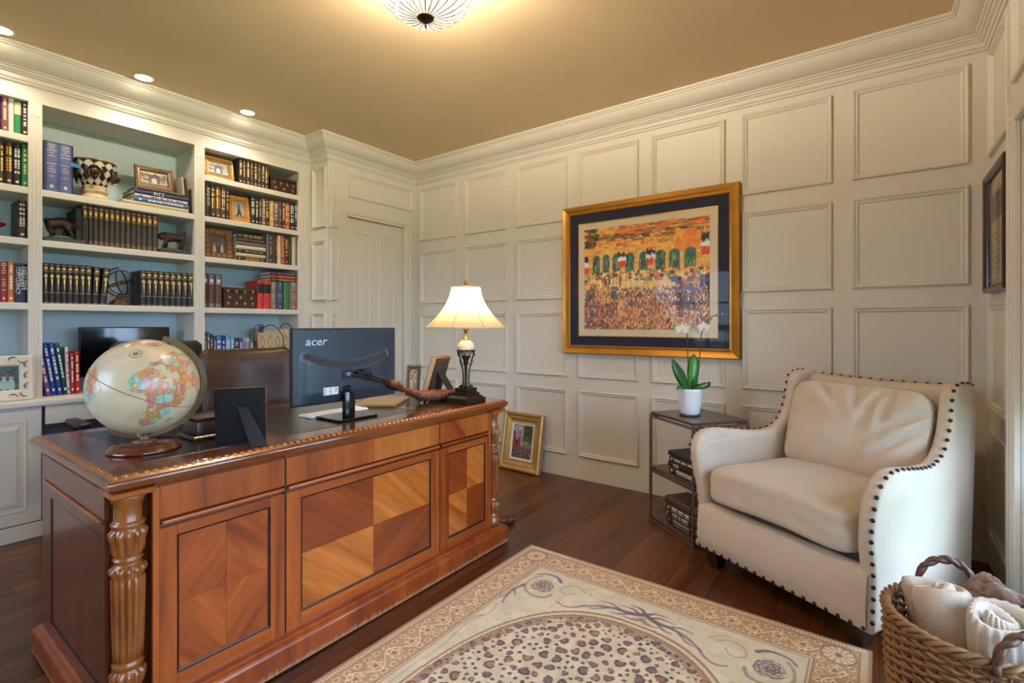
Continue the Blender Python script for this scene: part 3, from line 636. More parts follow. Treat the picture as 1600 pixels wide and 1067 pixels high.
# leaning silver frame on the RITZ pile
frame_thing('picture_frame', 'silver frame with monochrome arch picture standing on the RITZ pile', (-4.09, on_x(244, -4.07)[0], ztop + .001), R(90 - 6), .225, .172, .028, .012, pf(.034), SILV, pic_arch(1, (1, .93, .84)), 14)
frame_thing('picture_frame', 'ornate scalloped gold frame with arch picture on the top right shelf', (-4.075, on_x(342, -4.07)[0] + .005, 2.3315), R(90), .215, .172, .03, .012, pf(.036, .016), GILT, pic_arch(2), 10)
sf = bpy.data.objects[-1] if False else None
yr = on_x(364, -4.06)[0]
for k in range(5):
    pass
frame_thing('picture_frame', 'wide gold frame holding a small tower photograph on the second right shelf', (-4.075, on_x(375.5, -4.07)[0], 2.0285), R(90 - 4), .155, .215, .04, .012, pf(.044), M('honey_gilt', (206, 150, 66), .4, .4, bump=.3, bscale=90, var=.2, vscale=30), pic_tower(), 10)
qf = frame_thing('picture_frame', 'brown quatrefoil patterned frame with dark photograph on the third right shelf', (-4.085, on_x(342.5, -4.08)[0], 1.7275), R(90 - 8), .20, .232, .04, .012, [(0, 0), (0, .008), (.048, .008), (.05, 0)], M('bronze_wood', (96, 62, 34), .5, .2), pic_people(3, (70, 62, 56), [(190, 186, 180), (40, 36, 34)], 3), 9)
# quatrefoil bosses on that frame
qb = MB(); T9 = Matrix.Rotation(R(-9), 4, 'X')
for i in range(5):
    for j in range(6):
        if 0 < i < 4 and 0 < j < 5: continue
        a = -.10 + .024 + i * .038; b = .024 + j * .037
        for dx, dz in ((.007, 0), (-.007, 0), (0, .007), (0, -.007)): qb.uv(tuple(T9 @ Vector((a + dx, -.008, b + dz))), .0065, 6, 4, (1, .5, 1))
qb.build('quatrefoil_bosses', M('rubbed_gold', (176, 124, 62), .4, .5), qf)['kind'] = 'stuff'
wf = frame_thing('picture_frame', 'carved whitewashed frame with group photograph standing on the worktop', (-3.965, .56, .790), R(90 - 3), .27, .255, .06, .014, [(0, 0), (0, .012), (.006, .016), (.05, .014), (.056, .008), (.06, 0)], M('whitewashed_wood', (226, 212, 192), .6, bump=.2, bscale=60), pic_people(5, (64, 84, 80), [(210, 180, 160), (150, 180, 168), (224, 214, 206), (40, 36, 40)], 4), 8)
sv = MB(); T8 = Matrix.Rotation(R(-8), 4, 'X')
def scroll(cx, cz, ang, s=1):
    pts = []
    for k in range(14):
        f = k / 13; a = ang + f * 4.0; r = (.024 - .019 * f) * s; pts.append(tuple(T8 @ Vector((cx + r * math.cos(a) + .02 * s * math.cos(ang) * (1 - f), -.0155, cz + r * math.sin(a) + .02 * s * math.sin(ang) * (1 - f)))))
    sv.tube(pts, [.002 + .0085 * math.sin(math.pi * min(1, k / 9)) for k in range(14)], 5, flat=.4)
for k in range(4): scroll(-.105 + k * .07, .228, R(20 + 160 * (k % 2)), .8); scroll(-.105 + k * .07, .026, R(-20 + 160 * (k % 2)), .8); 
for k in range(3): scroll(.107, .065 + k * .062, R(80), .8); scroll(-.107, .065 + k * .062, R(80), .8)
sv.build('carved_scrolls', M('brown_wash', (138, 112, 84), .7), wf)['kind'] = 'stuff'
# fleur-de-lis boxes
def fleur(m, fn, s):
    for pts in ([(0, 1.1), (.16, .7), (.2, .35), (.1, 0), (-.1, 0), (-.2, .35), (-.16, .7)], [(.14, 0), (.3, .35), (.55, .62), (.72, .5), (.68, .28), (.5, .3), (.42, .1), (.3, -.08)], [(-.14, 0), (-.3, .35), (-.55, .62), (-.72, .5), (-.68, .28), (-.5, .3), (-.42, .1), (-.3, -.08)], [(-.38, -.02), (.38, -.02), (.38, -.16), (-.38, -.16)], [(-.1, -.16), (.1, -.16), (.26, -.5), (0, -.62), (-.26, -.5)]):
        m.add([fn(a * s, b * s, .0015) for a, b in pts], [tuple(range(len(pts)))])
def fleur_box(label, yc, z, w, h, d, ink, rz=0, rows=((4, .72), (3, .32)), s=.02):
    t = thing('keepsake_box', label, 'box', (-4.06, yc, z + .0005), rz)
    MB().box(-d, 0, -w / 2, w / 2, 0, h * .8, .004).build('box_body', M('dark_brown_lacquer', (58, 36, 22), .6), t)
    MB().box(-d - .002, .002, -w / 2 - .002, w / 2 + .002, h * .8 + .001, h, .004).build('lid', M('dark_brown_lacquer', (58, 36, 22), .6), t)
    m = MB()
    for n, f in rows:
        for k in range(n):
            yy = -w / 2 + w * (k + (.5 if n == max(r[0] for r in rows) else .5)) / n
            fleur(m, lambda a, b, c: (c + .001, yy + a, h * f + b), s)
    m.build('fleur_de_lis', ink, t)['kind'] = 'stuff'; return t
y0, y1 = on_x(421.5, -4.06)[0], on_x(466.5, -4.06)[0]
fleur_box('dark lidded box with orange fleur-de-lis on the top right shelf', (y0 + y1) / 2 - .004, 2.331, y1 - y0 - .03, .13, .15, INKS['orange'], 0, ((4, .58), (3, .25)), .017)
y0, y1 = on_x(349, -4.06)[0], on_x(402, -4.06)[0]
fleur_box('dark box with gold fleur-de-lis in three rows beside scarlet volumes', (y0 + y1) / 2, 1.349, y1 - y0 - .008, .163, .12, M('mustard_ink', (206, 152, 62), .5), 0, ((4, .80), (3, .50), (4, .22)), .017)

# ------------------------------------------------------------------ jester cup
jc = thing('jester_cup', 'black and white harlequin cup with gold relief faces and blue ribbon', 'cup', (-4.13, on_x(148, -4.13)[0], 2.0285))
nx, ny = 97, 41; S, T_ = np.meshgrid(np.linspace(0, 1, nx), np.linspace(0, 1, ny))
dm_ = ((np.floor(S * 12 + T_ * 3) + np.floor(S * 12 - T_ * 3 + 60)) % 2)[..., None]
im = np.where(dm_ > .5, np.array([228, 216, 196.]), np.array([30, 24, 22.]))
jprof = lambda t: .062 + .042 * np.sin(np.clip(t, 0, 1) * 1.45) + .006 * t
painted('bowl', im, lambda S, T: (jprof(T) * np.cos(2 * np.pi * S), jprof(T) * np.sin(2 * np.pi * S), .09 + .155 * T), vcol_mat('glazed_harlequin', .25, coat=.4), jc)
MB().lathe([(.108, .238), (.114, .243), (.114, .25), (.108, .252), (.1, .248), (.09, .2), (.05, .11), (.001, .1)], 32).build('rim', M('gold_brown_glaze', (112, 80, 44), .35), jc)
MB().lathe([(.001, 0), (.082, 0), (.088, .008), (.082, .02), (.066, .03), (.06, .045), (.07, .052), (.072, .06), (.062, .068), (.066, .078), (.064, .092), (.001, .095)], 32).build('foot', M('ivory_glaze', (214, 186, 146), .35, var=.15, vscale=30), jc)
fm = MB()
for k in range(4):
    a = 2 * math.pi * k / 4 - .25; c, s = math.cos(a), math.sin(a); r0 = .100
    P_ = lambda t, z, o=0: ((r0 + o) * math.cos(a + t), (r0 + o) * math.sin(a + t), z)
    fm.uv(P_(0, .165), .026, 10, 8, (1, 1, 1.35)); fm.uv(P_(0, .162, .026), .009, 8, 6, (1, 1, 1.6))
    fm.tube([P_(-.25, .19), P_(-.1, .205, .012), P_(.1, .205, .012), P_(.25, .19)], .007, 6); fm.tube([P_(-.15, .146, .014), P_(0, .138, .022), P_(.15, .146, .014)], .005, 6)
    fm.tube([P_(-.3, .2), P_(-.45, .17), P_(-.4, .13), P_(-.5, .11)], [.012, .011, .008, .004], 6); fm.tube([P_(.3, .2), P_(.42, .17), P_(.38, .14)], [.012, .01, .004], 6)
fm.build('relief_faces', M('bronze_glaze', (64, 44, 28), .3, .4), jc)['kind'] = 'stuff'
rb = MB(); rb.rings([[(.075 + .02 * k, -.085 - .022 * k, .175 - .004 * k), (.075 + .02 * k, -.085 - .022 * k, .197 - .003 * k)] for k in range(4)], False, False, False, True)
rb.build('ribbon', M('blue_satin', (70, 140, 200), .4), jc)

# ------------------------------------------------------------------ animals as continuous skinned meshes
def skin_mesh(vs, es, rad, sub=2, name='body'):
    me = bpy.data.meshes.new(name); me.from_pydata(vs, es, []); o = bpy.data.objects.new(name, me); COL.objects.link(o)
    md = o.modifiers.new('s', 'SKIN'); md.use_smooth_shade = True
    for i, r in enumerate(rad): me.skin_vertices[0].data[i].radius = (r, r) if not isinstance(r, tuple) else r
    me.skin_vertices[0].data[0].use_root = True
    s = o.modifiers.new('d', 'SUBSURF'); s.levels = sub; s.render_levels = sub
    out = bpy.data.meshes.new_from_object(o.evaluated_get(bpy.context.evaluated_depsgraph_get())); bpy.data.objects.remove(o); bpy.data.meshes.remove(me)
    out.name = name; out.polygons.foreach_set('use_smooth', [True] * len(out.polygons)); return out
BRZ = M('dark_bronze', (58, 40, 30), .45, .5, bump=.2, bscale=150, var=.2, vscale=60)
VERD = M('verdigris_rock', (70, 92, 78), .7, .2, bump=.6, bscale=60)
SLATE = M('dark_slate', (66, 60, 58), .5)
def rock(m, L, w, h, seed):
    r = random.Random(seed); n = 14
    m.rings([[(w * (1 - .25 * k) * math.sin(2 * math.pi * j / n) * (.85 + .3 * r.random()), L * (1 - .15 * k) * math.cos(2 * math.pi * j / n) * (.85 + .3 * r.random()), h * k * (.7 + .5 * r.random())) for j in range(n)] for k in range(2)], True)
# bear, head lowered to the right (towards +y)
b = thing('bear_bookend', 'bronze bear bookend walking right on a dark slab, left of gilt set', 'bookend', (-4.10, on_x(97, -4.10)[0], 1.7275)); b.scale = (.9, .9, 1.0)
MB().box(-.05, .05, -.10, .115, 0, .022, .002).build('slab', SLATE, b); m = MB(); rock(m, .085, .04, .018, 3); o = m.build('rock', VERD, b, (0, 0, .022))
vs = [(0, -.045, .118), (0, -.075, .108), (0, 0, .128), (0, .04, .120), (0, .078, .104), (0, .104, .086), (0, .122, .074),
      (.022, -.068, .075), (.024, -.058, .052), (.024, -.068, .036), (-.022, -.055, .075), (-.024, -.035, .052), (-.024, -.042, .036),
      (.022, .036, .08), (.024, .048, .055), (.024, .056, .036), (-.022, .03, .08), (-.024, .016, .055), (-.024, .02, .036), (.016, .088, .122), (-.016, .088, .122)]
es = [(0, 1), (0, 2), (2, 3), (3, 4), (4, 5), (5, 6), (1, 7), (7, 8), (8, 9), (1, 10), (10, 11), (11, 12), (3, 13), (13, 14), (14, 15), (3, 16), (16, 17), (17, 18), (4, 19), (4, 20)]
obj('bear_body', skin_mesh(vs, es, [.036, .030, .037, .036, .026, .019, .010, .017, .011, .012, .017, .011, .012, .016, .011, .012, .016, .011, .012, .006, .006]), BRZ, b)
MB().box(-.055, .055, .118, .126, 0, .16, .002).build('upright_plate', SLATE, b)
# prowling cat, head lowered to the left, tail raised
c = thing('panther_bookend', 'bronze big cat bookend with raised tail, right of gilt set', 'bookend', (-4.09, on_x(268, -4.09)[0], 1.7275)); c.scale = (1.15, 1.1, 1.15)
MB().box(-.045, .045, -.075, .075, 0, .022, .002).build('slab', SLATE, c); m = MB(); rock(m, .062, .034, .014, 5); m.build('rock', VERD, c, (0, 0, .022))
vs = [(0, .045, .10), (0, .055, .098), (0, .01, .104), (0, -.028, .106), (0, -.048, .108), (0, -.066, .098), (0, -.078, .090),
      (.016, .056, .075), (.016, .046, .054), (.016, .056, .034), (-.016, .06, .075), (-.016, .064, .054), (-.016, .05, .034),
      (.016, -.034, .075), (.016, -.046, .052), (.016, -.058, .034), (-.016, -.03, .075), (-.016, -.02, .052), (-.016, -.03, .034), (0, .068, .112), (0, .074, .125), (0, .078, .15), (.012, -.05, .124), (-.012, -.05, .124)]
es = [(0, 1), (0, 2), (2, 3), (3, 4), (4, 5), (5, 6), (1, 7), (7, 8), (8, 9), (1, 10), (10, 11), (11, 12), (3, 13), (13, 14), (14, 15), (3, 16), (16, 17), (17, 18), (1, 19), (19, 20), (20, 21), (4, 22), (4, 23)]
obj('cat_body', skin_mesh(vs, es, [.027, .024, .027, .030, .024, .019, .011, .014, .009, .009, .014, .009, .009, .014, .009, .009, .014, .009, .009, .006, .005, .005, .006, .006]), BRZ, c)
# dark case next to the bear
tag(MB().box(-4.30, -4.08, on_x(119, -4.08)[0], on_x(128.4, -4.08)[0], 1.7275, 1.7275 + .23, .003).build('index_case', M('dark_green_cloth', (44, 52, 46), .7)), 'dark green case standing between the bear bookend and gilt set', 'case')
# ------------------------------------------------------------------ armillary sphere
ar = thing('armillary_sphere', 'bronze armillary sphere with arrow between two black book sets', 'armillary sphere', (-4.10, on_x(187, -4.10)[0], 1.3495))
ABZ = M('aged_brass', (84, 62, 40), .4, .8)
MB().lathe([(.058, 0), (.062, .006), (.056, .014), (.05, .018), (.046, .028), (.028, .042), (.014, .05), (.011, .07), (.014, .075)], 24).build('foot', M('walnut_foot', (84, 50, 28), .4), ar)
ctr = Vector((0, .012, .155)); RAd = .082
def ring(rot, r, w=.004, a0=0, a1=2 * math.pi, n=40, flat=1):
    full = abs(a1 - a0 - 2 * math.pi) < 1e-3
    pts = [tuple(ctr + rot @ Vector((0, r * math.cos(a0 + (a1 - a0) * k / (n if full else n - 1)), r * math.sin(a0 + (a1 - a0) * k / (n if full else n - 1))))) for k in range(n)]
    return MB().tube(pts, w, 6, full, flat)
I3 = Matrix.Identity(3)
ring(I3, .098, .0055, R(100), R(330), 34).build('cradle', ABZ, ar)
ring(Matrix.Rotation(R(12), 3, 'X') @ Matrix.Rotation(R(55), 3, 'Z'), RAd, .004).build('ring', ABZ, ar)
ring(Matrix.Rotation(R(12), 3, 'X') @ Matrix.Rotation(R(-35), 3, 'Z'), RAd * .97, .0035).build('ring', ABZ, ar)
ring(Matrix.Rotation(R(22), 3, 'X') @ Matrix.Rotation(R(80), 3, 'Y'), RAd * .94, .007, flat=.4).build('zodiac_band', ABZ, ar)
ax = Vector((0, math.cos(R(18)), math.sin(R(18))))
m = MB().tube([tuple(ctr - ax * .08), tuple(ctr + ax * .10)], .0025, 6); m.tube([tuple(ctr + ax * .095), tuple(ctr + ax * .118)], [.010, .0005], 6); m.tube([tuple(ctr - ax * .085), tuple(ctr - ax * .07)], [.010, .002], 6)
m.build('arrow', ABZ, ar); MB().uv(tuple(ctr), .011, 12, 8).build('globe_ball', M('copper_ball', (150, 84, 44), .35, .8), ar)
# ------------------------------------------------------------------ computer on the worktop and patterned box
mo = thing('monitor', 'black flat monitor on the worktop in the middle bay behind the globe', 'monitor', (-4.17, 1.20, .789))
MB().box(-.02, .012, -.255, .255, .09, .416, .004).build('housing', M('black_plastic', (20, 20, 22), .35), mo)
MB().box(.0121, .0125, -.248, .248, .10, .409).build('screen', M('black_screen', (6, 7, 8), .06, coat=.5), mo)
MB().box(-.05, -.015, -.03, .03, .01, .2, .004).build('neck', M('black_plastic', (20, 20, 22), .35), mo)
MB().box(-.11, .08, -.11, .11, 0, .012, .004).build('foot', M('black_plastic', (20, 20, 22), .35), mo)
pb = thing('patterned_box', 'beige printed cardboard box tilted behind the monitor in the right bay', 'box', (-4.12, on_x(432, -4.08)[0], .7895), rot=(0, 0, R(-6)))
im = canvas(40, 60, (206, 184, 142)); dabs(im, 90, 0, 1, 0, 1, [(176, 148, 104), (222, 204, 166), (150, 120, 82)], .03, .05, 8)
for k in range(4): ell(im, .14 + .24 * k, .72, .08, .12, (160, 132, 92)); ell(im, .14 + .24 * k, .72, .055, .085, (206, 184, 142)); rct(im, .06 + .24 * k, .2 + .24 * k, .3, .33, (150, 120, 84)); rct(im, .12 + .24 * k, .15 + .24 * k, .14, .46, (150, 120, 84))
MB().box(-.14, 0, -.13, .13, 0, .40, .003).build('carton', M('cardboard', (196, 172, 130), .8), pb)
painted('printed_face', im, lambda S, T: (0 * S + .001, -.128 + .256 * S, .004 + .39 * T), PRINT, pb)
cm_ = MB(); CBL = M('black_cable', (24, 24, 26), .45)
cb = thing('cable_bundle', 'black cables looped over the beige box beside the paperbacks', 'cable', (-4.10, on_x(400, -4.1)[0], .79))
pts = [(.0, 0, .0), (.01, -.01, .2), (.01, -.02, .38), (.02, .0, .425), (.02, .04, .43), (.02, .05, .40), (.0, .03, .37), (.05, .06, .42), (.05, .12, .425), (.06, .17, .37), (.06, .20, .30), (.06, .21, .0)]
def smooth_path(pts, n=8):
    P = [Vector(p) for p in pts]; out = []
    for i in range(len(P) - 1):
        p0, p1, p2, p3 = P[max(i - 1, 0)], P[i], P[i + 1], P[min(i + 2, len(P) - 1)]
        for k in range(n):
            t = k / n; out.append(tuple(.5 * (2 * p1 + (p2 - p0) * t + (2 * p0 - 5 * p1 + 4 * p2 - p3) * t * t + (3 * p1 - 3 * p2 + p3 - p0) * t ** 3)))
    return out + [tuple(P[-1])]
MB().tube(smooth_path(pts), .0035, 6).build('cable', CBL, cb)
MB().tube(smooth_path([(.06, .17, .40), (.06, .20, .44), (.065, .25, .43), (.07, .29, .36), (.07, .30, .2), (.07, .30, .0)]), .0035, 6).build('cable', CBL, cb)
MB().box(.0, .03, .02, .05, .37, .42, .005).build('adapter', M('navy_plastic', (30, 36, 60), .4), cb)
# ------------------------------------------------------------------ executive desk (local x = -depth behind the front edge, y along the front)
DX, DYo, DL, DD, DT = -1.68, .44, 1.81, .91, .80
desk = thing('executive_desk', 'carved walnut executive desk with veneered panels and reeded corner columns', 'desk', (DX, DYo, 0))
WF = wood('desk_frame_wood', (112, 46, 12), (184, 90, 30), scale=(30, 3, 30), rough=.28, coat=.45)
WFV = wood('desk_frame_wood_upright', (112, 46, 12), (184, 90, 30), scale=(30, 30, 3), rough=.28, coat=.45)
WT = wood('desk_top_wood', (84, 36, 14), (132, 64, 26), scale=(30, 3, 30), rough=.12, coat=.8)
WC = wood('desk_column_wood', (100, 48, 14), (168, 96, 38), scale=(40, 40, 5), rough=.25, coat=.5)
WE = wood('desk_end_wood', (78, 34, 18), (112, 56, 32), scale=(20, 20, 3), rough=.25, coat=.5)
WP = wood('desk_plinth_wood', (116, 46, 14), (170, 80, 30), scale=(24, 24, 4), rough=.32, coat=.3, wear=(214, 170, 130))
VD = [wood('veneer_dark_%d' % k, (98, 38, 11), (150, 66, 21), rot=(R(a), 0, 0), scale=(44, 5, 44), rough=.28, coat=.45) for k, a in enumerate((35, -35))]
VL = [wood('veneer_light_%d' % k, (142, 68, 20), (204, 116, 44), rot=(R(a), 0, 0), scale=(52, 5, 52), rough=.28, coat=.45) for k, a in enumerate((40, -40))]
VM = [wood('veneer_mid_%d' % k, (114, 44, 13), (182, 88, 30), rot=(R(a), 0, 0), scale=(44, 5, 44), rough=.28, coat=.45) for k, a in enumerate((50, -50))]
# top: flat board plus a moulded edge swept round it
m = MB(); TP = [(.030, .800), (.026, .800), (.022, .799), (.012, .796), (.004, .789), (.001, .784), (0, .780), (.0, .774), (.006, .772), (.006, .764), (.012, .762), (.020, .756), (.030, .752), (.040, .744), (.046, .738), (.046, .736)]
def rnd_rect(i, z): return [(-i, i, z), (-i, DL - i, z), (-DD + i, DL - i, z), (-DD + i, i, z)]
m.rings([rnd_rect(i, z) for i, z in TP], True, False, True, False)
m.quad(*rnd_rect(.030, .800)); m.build('top', WT, desk)
leaf = MB()
leaf.rings([[( -.016 + .018 * f, (.0045 * math.sin(f * 3) - .003) + w * math.cos(a) * .5, -.010 * f * f + .0045 * math.sin(a) * math.sin(math.pi * (.15 + .8 * f))) for a in [math.pi * k / 5 for k in range(6)]] for f, w in ((0, .006), (.25, .015), (.5, .020), (.75, .017), (1, .008))], False, False, False, True)
leaf_me = leaf.mesh('carved_leaf')
CARV = M('carved_gilt_walnut', (158, 98, 46), .3, .1, coat=.4, var=.2, vscale=90)
sp = .0245
n = int((DL - .03) / sp)
for k in range(n):
    o = obj('carved_leaf', leaf_me, CARV, desk, (-.008, .02 + k * sp, .7985))
for sgn, yy, rz in ((-1, .008, R(-90)), (1, DL - .008, R(90))):
    for k in range(int((DD - .03) / sp)): obj('carved_leaf', leaf_me, CARV, desk, (-.025 - k * sp, yy, .7985), (0, 0, rz))
LEA = M('green_black_leather', (40, 38, 34), .22, bump=.06, bscale=400, coat=.4)
for y0, y1 in ((.133, .50), (.55, 1.262), (1.31, 1.68)):
    lp = MB().box(-.80, -.13, y0, y1, .7985, .8008, .0006).build('leather_inset', LEA, desk)
    MB().rect_loop(y0 + .012, y1 - .012, .13 + .012, .80 - .012, [(0, 0), (.003, 0)], lambda a, b, c: (-b, a, .80105)).build('gilt_tooling', M('dull_gilt', (120, 92, 50), .4, .4), lp)
# body
FX = -.045
m = MB().box(-DD + .05, -.13, .03, .50, .10, .738).box(-DD + .05, -.13, 1.31, DL - .03, .10, .738).box(-DD + .05, -.13, .5, 1.31, .64, .738)
m.box(-.14, FX - .016, .12, DL - .12, .10, .738); m.build('carcass', WE, desk)
def face(y0, y1, z0, z1, mat, name, x=FX, th=.014, bev=.0015): return MB().box(x - th, x, y0, y1, z0, z1, bev).build(name, mat, desk)
BAYS = [(.137, .526, .184, .473), (.532, 1.312, .590, 1.254), (1.318, 1.690, 1.376, 1.663)]
INL = M('ebony_line', (34, 16, 8), .4)
for bi, (b0, b1, p0, p1) in enumerate(BAYS):
    nd = {0: 1, 1: 2, 2: 2}[bi]
    for k in range(nd): face(b0 + (b1 - b0) * k / nd + .0003, b0 + (b1 - b0) * (k + 1) / nd - .0003, .640, .737, (WFV, WFV, VM[0])[bi] if k % 2 == 0 else wood('frieze_light', (138, 68, 20), (194, 110, 42), scale=(26, 26, 3), rough=.28, coat=.45), 'frieze_veneer')
    dmb = MB()
    for (a0, a1, c0, c1) in ((b0, p0, .095, .612), (p1, b1, .095, .612)): face(a0, a1, c0, c1, WFV, 'door_stile')
    for (c0, c1) in ((.095, .158), (.580, .612)): face(p0, p1, c0, c1, WF, 'door_rail')
    MB().rect_loop(p0, p1, .158, .580, [(0, 0), (.001, -.004), (.006, -.006), (.008, -.009)], lambda a, b, c: (FX + c, a, b)).build('panel_bead', INL, desk)
    pm, zm = (p0 + p1) / 2, .369
    qs = [(p0 + .007, pm - .0004, zm + .0004, .574), (pm + .0004, p1 - .007, zm + .0004, .574), (p0 + .007, pm - .0004, .165, zm - .0004), (pm + .0004, p1 - .007, .165, zm - .0004)]
    ms = (VM[1], VM[0], VM[0], VM[1]) if bi == 0 else (VD[0], VL[0], VL[0], VD[1])
    for q, mm in zip(qs, ms): face(*q, mm, 'veneer_quarter', x=FX - .006, th=.006, bev=0)
    MB().box(FX - .002, FX + .010, b0 + .004, b1 - .004, .622, .636, .005, 3).build('bead_moulding', WF, desk)
for yv in (.529, 1.315): MB().box(FX - .012, FX - .004, yv - .004, yv + .004, .095, .737).build('bay_groove', INL, desk)
face(.119, .137, .095, .737, WFV, 'corner_post', x=FX + .003); face(1.690, 1.708, .095, .737, WFV, 'corner_post', x=FX + .003)
# ends
EN = MB
for sgn, y, sd in ((-1, .026, 'near'), (1, DL - .026, 'far')):
    fn = (lambda a, b, c: (-a, y + sgn * c, b))
    def eb(a0, a1, z0, z1, mat, nm, c0=0, c1=.012, bev=.0015):
        ys = sorted((y + sgn * c0 - sgn * .012, y + sgn * c1 - sgn * .012)); MB().box(-a1, -a0, ys[0], ys[1], z0, z1, bev).build(nm, mat, desk)
    eb(.125, .80, .652, .737, WE, 'end_frieze'); eb(.125, .152, .095, .637, WE, 'end_stile'); eb(.722, .80, .095, .637, WE, 'end_stile'); eb(.152, .722, .095, .15, WE, 'end_rail'); eb(.152, .722, .598, .637, WE, 'end_rail')
    MB().rect_loop(.152, .722, .15, .598, [(0, 0), (.001, -.005), (.008, -.008), (.011, -.010)], fn).build('panel_bead', INL, desk)
    am = (.152 + .722) / 2
    eb(.16, am - .0004, .158, .59, WE, 'veneer_half', -.003, .003, 0); eb(am + .0004, .714, .158, .59, wood('desk_end_wood_b', (66, 28, 16), (98, 46, 28), scale=(20, 20, 3), rough=.25, coat=.5), 'veneer_half', -.003, .003, 0)
    eb(.14, .80, .640, .650, WF, 'bead_moulding', .004, .020, .004)
    MB().box(-.84, -.80, min(y, y - sgn * .02), max(y, y - sgn * .02), .095, .737).build('rear_post', WE, desk)
# columns
colp = [(.044, .735), (.045, .728), (.040, .722), (.040, .714), (.035, .708), (.034, .70), (.034, .662), (.036, .658), (.041, .654), (.041, .646), (.037, .641), (.039, .636),
        (.046, .628), (.046, .615), (.041, .600), (.040, .585), (.039, .572), (.034, .562), (.031, .556), (.036, .553), (.036, .546), (.030, .541), (.031, .536), (.040, .530), (.045, .522), (.045, .514), (.039, .506), (.038, .498), (.0415, .492),
        (.041, .45), (.040, .40), (.039, .35), (.0375, .30), (.036, .265), (.032, .262), (.037, .257), (.039, .250), (.037, .243), (.032, .239), (.033, .234), (.042, .228), (.043, .215), (.040, .195), (.033, .180), (.031, .172), (.037, .168), (.039, .160), (.037, .150), (.044, .145), (.046, .125), (.046, .108)]
colp = colp[::-1]
def cmod(r, z, a):
    if .27 < z < .495: return r * (.80 + .21 * abs(math.sin(7 * a)) ** .8)
    if .565 < z < .633 or .51 < z < .528 or .19 < z < .231: return r * (.84 + .19 * abs(math.sin(6 * a)))
    return r
dense = []
for (r0, z0), (r1, z1) in zip(colp, colp[1:]): dense.append((r0, z0))
dense.append(colp[-1]); col_me = MB().lathe(dense, 126, mod=cmod).mesh('column')
for yy in (.066, DL - .066):
    obj('column', col_me, WC, desk, (-.066, yy, 0))
    MB().box(-.125, -.012, yy - .054, yy + .054, .7355, .752, .003).build('column_block', WF, desk)
# plinth
m = MB(); PP = [(.0, .0), (.0, .082), (.003, .090), (.009, .094), (.009, .098), (.016, .100), (.022, .106), (.03, .107)]
m.rings([[(-i, i, z), (-i, DL - i, z), (-DD + .05 + i, DL - i, z), (-DD + .05 + i, i, z)] for i, z in [(0, .008)] + PP[1:]], True, True, True, False); m.build('plinth', WP, desk)
for yy in (.04, DL - .04):
    MB().lathe([(.018, 0), (.018, .008), (.001, .0081)], 12, (-.04, yy, 0)).build('glide', M('steel_glide', (150, 150, 150), .3, 1), desk)
for yy in (.12, .36, 1.45, 1.69):
    for zz in (.2, .42, .60): MB().uv((-DD + .045, yy, zz), .012, 10, 8).build('drawer_knob', M('dark_brass', (70, 52, 30), .35, .9), desk)
def dk(l, dp, z=.8012): return (DX - dp, DYo + l, z)

# ------------------------------------------------------------------ globe
GR = .158
gl = thing('globe', 'antique cream terrestrial globe on a round wooden base', 'globe', dk(.185, .315, .801))
MB().lathe([(.001, 0), (.102, 0), (.106, .005), (.102, .010), (.096, .013), (.095, .019), (.086, .024), (.03, .027), (.001, .027)], 48).build('base', wood('globe_base_wood', (70, 26, 12), (122, 52, 22), scale=(30, 4, 30), rough=.15, coat=.7), gl)
BRS = M('antique_pewter_brass', (126, 98, 70), .38, .45)
MB().lathe([(.034, .027), (.036, .030), (.018, .033), (.013, .038), (.013, .046), (.018, .050)], 20).build('neck', BRS, gl)
C0 = Vector((0, 0, .042 + GR + .012))
# axis tilted towards image right (and slightly towards the viewer)
ir = Vector((_R[0], _R[1], 0)); fw = Vector((_F[0], _F[1], 0))
view = Vector((dk(.185, .315)[0], dk(.185, .315)[1], 0)).normalized(); right = Vector((view.y, -view.x, 0))
axis = (Vector((0, 0, 1)) * math.cos(R(27)) + right * math.sin(R(27)) * .92 - view * math.sin(R(27)) * .35).normalized()
tocam = -view
lon0v = (tocam - axis * tocam.dot(axis)).normalized(); east = axis.cross(lon0v).normalized()
LON0 = 4            # longitude that faces the camera
def sph(lat, lon, r=GR):
    lo = R(lon - LON0); la = R(lat); return C0 + (axis * math.sin(la) + (lon0v * math.cos(lo) + east * math.sin(lo)) * math.cos(la)) * r
def land_mesh(name, r, fn_in, step=1.5):
    idx = {}; vs = []; fs = []
    def vid(i, j):
        if (i, j) not in idx: idx[(i, j)] = len(vs); vs.append(tuple(sph(j * step, i * step, r)))
        return idx[(i, j)]
    for j in range(int(-60 / step), int(78 / step)):
        for i in range(int(-100 / step), int(110 / step)):
            if fn_in((i + .5) * step, (j + .5) * step): fs.append((vid(i, j), vid(i + 1, j), vid(i + 1, j + 1), vid(i, j + 1)))
    me = bpy.data.meshes.new(name); me.from_pydata(vs, [], fs); me.polygons.foreach_set('use_smooth', [True] * len(fs)); return me
AFR = [(-6, 36), (10, 37), (11, 33), (20, 31), (25, 32), (32, 31), (34, 28), (37, 20), (43, 12), (51, 12), (47, 4), (40, -3), (40, -12), (35, -20), (33, -27), (27, -34), (19, -35), (15, -27), (12, -17), (13, -8), (9, -1), (9, 4), (4, 6), (-4, 5), (-8, 4), (-13, 9), (-17, 15), (-16, 22), (-10, 30)]
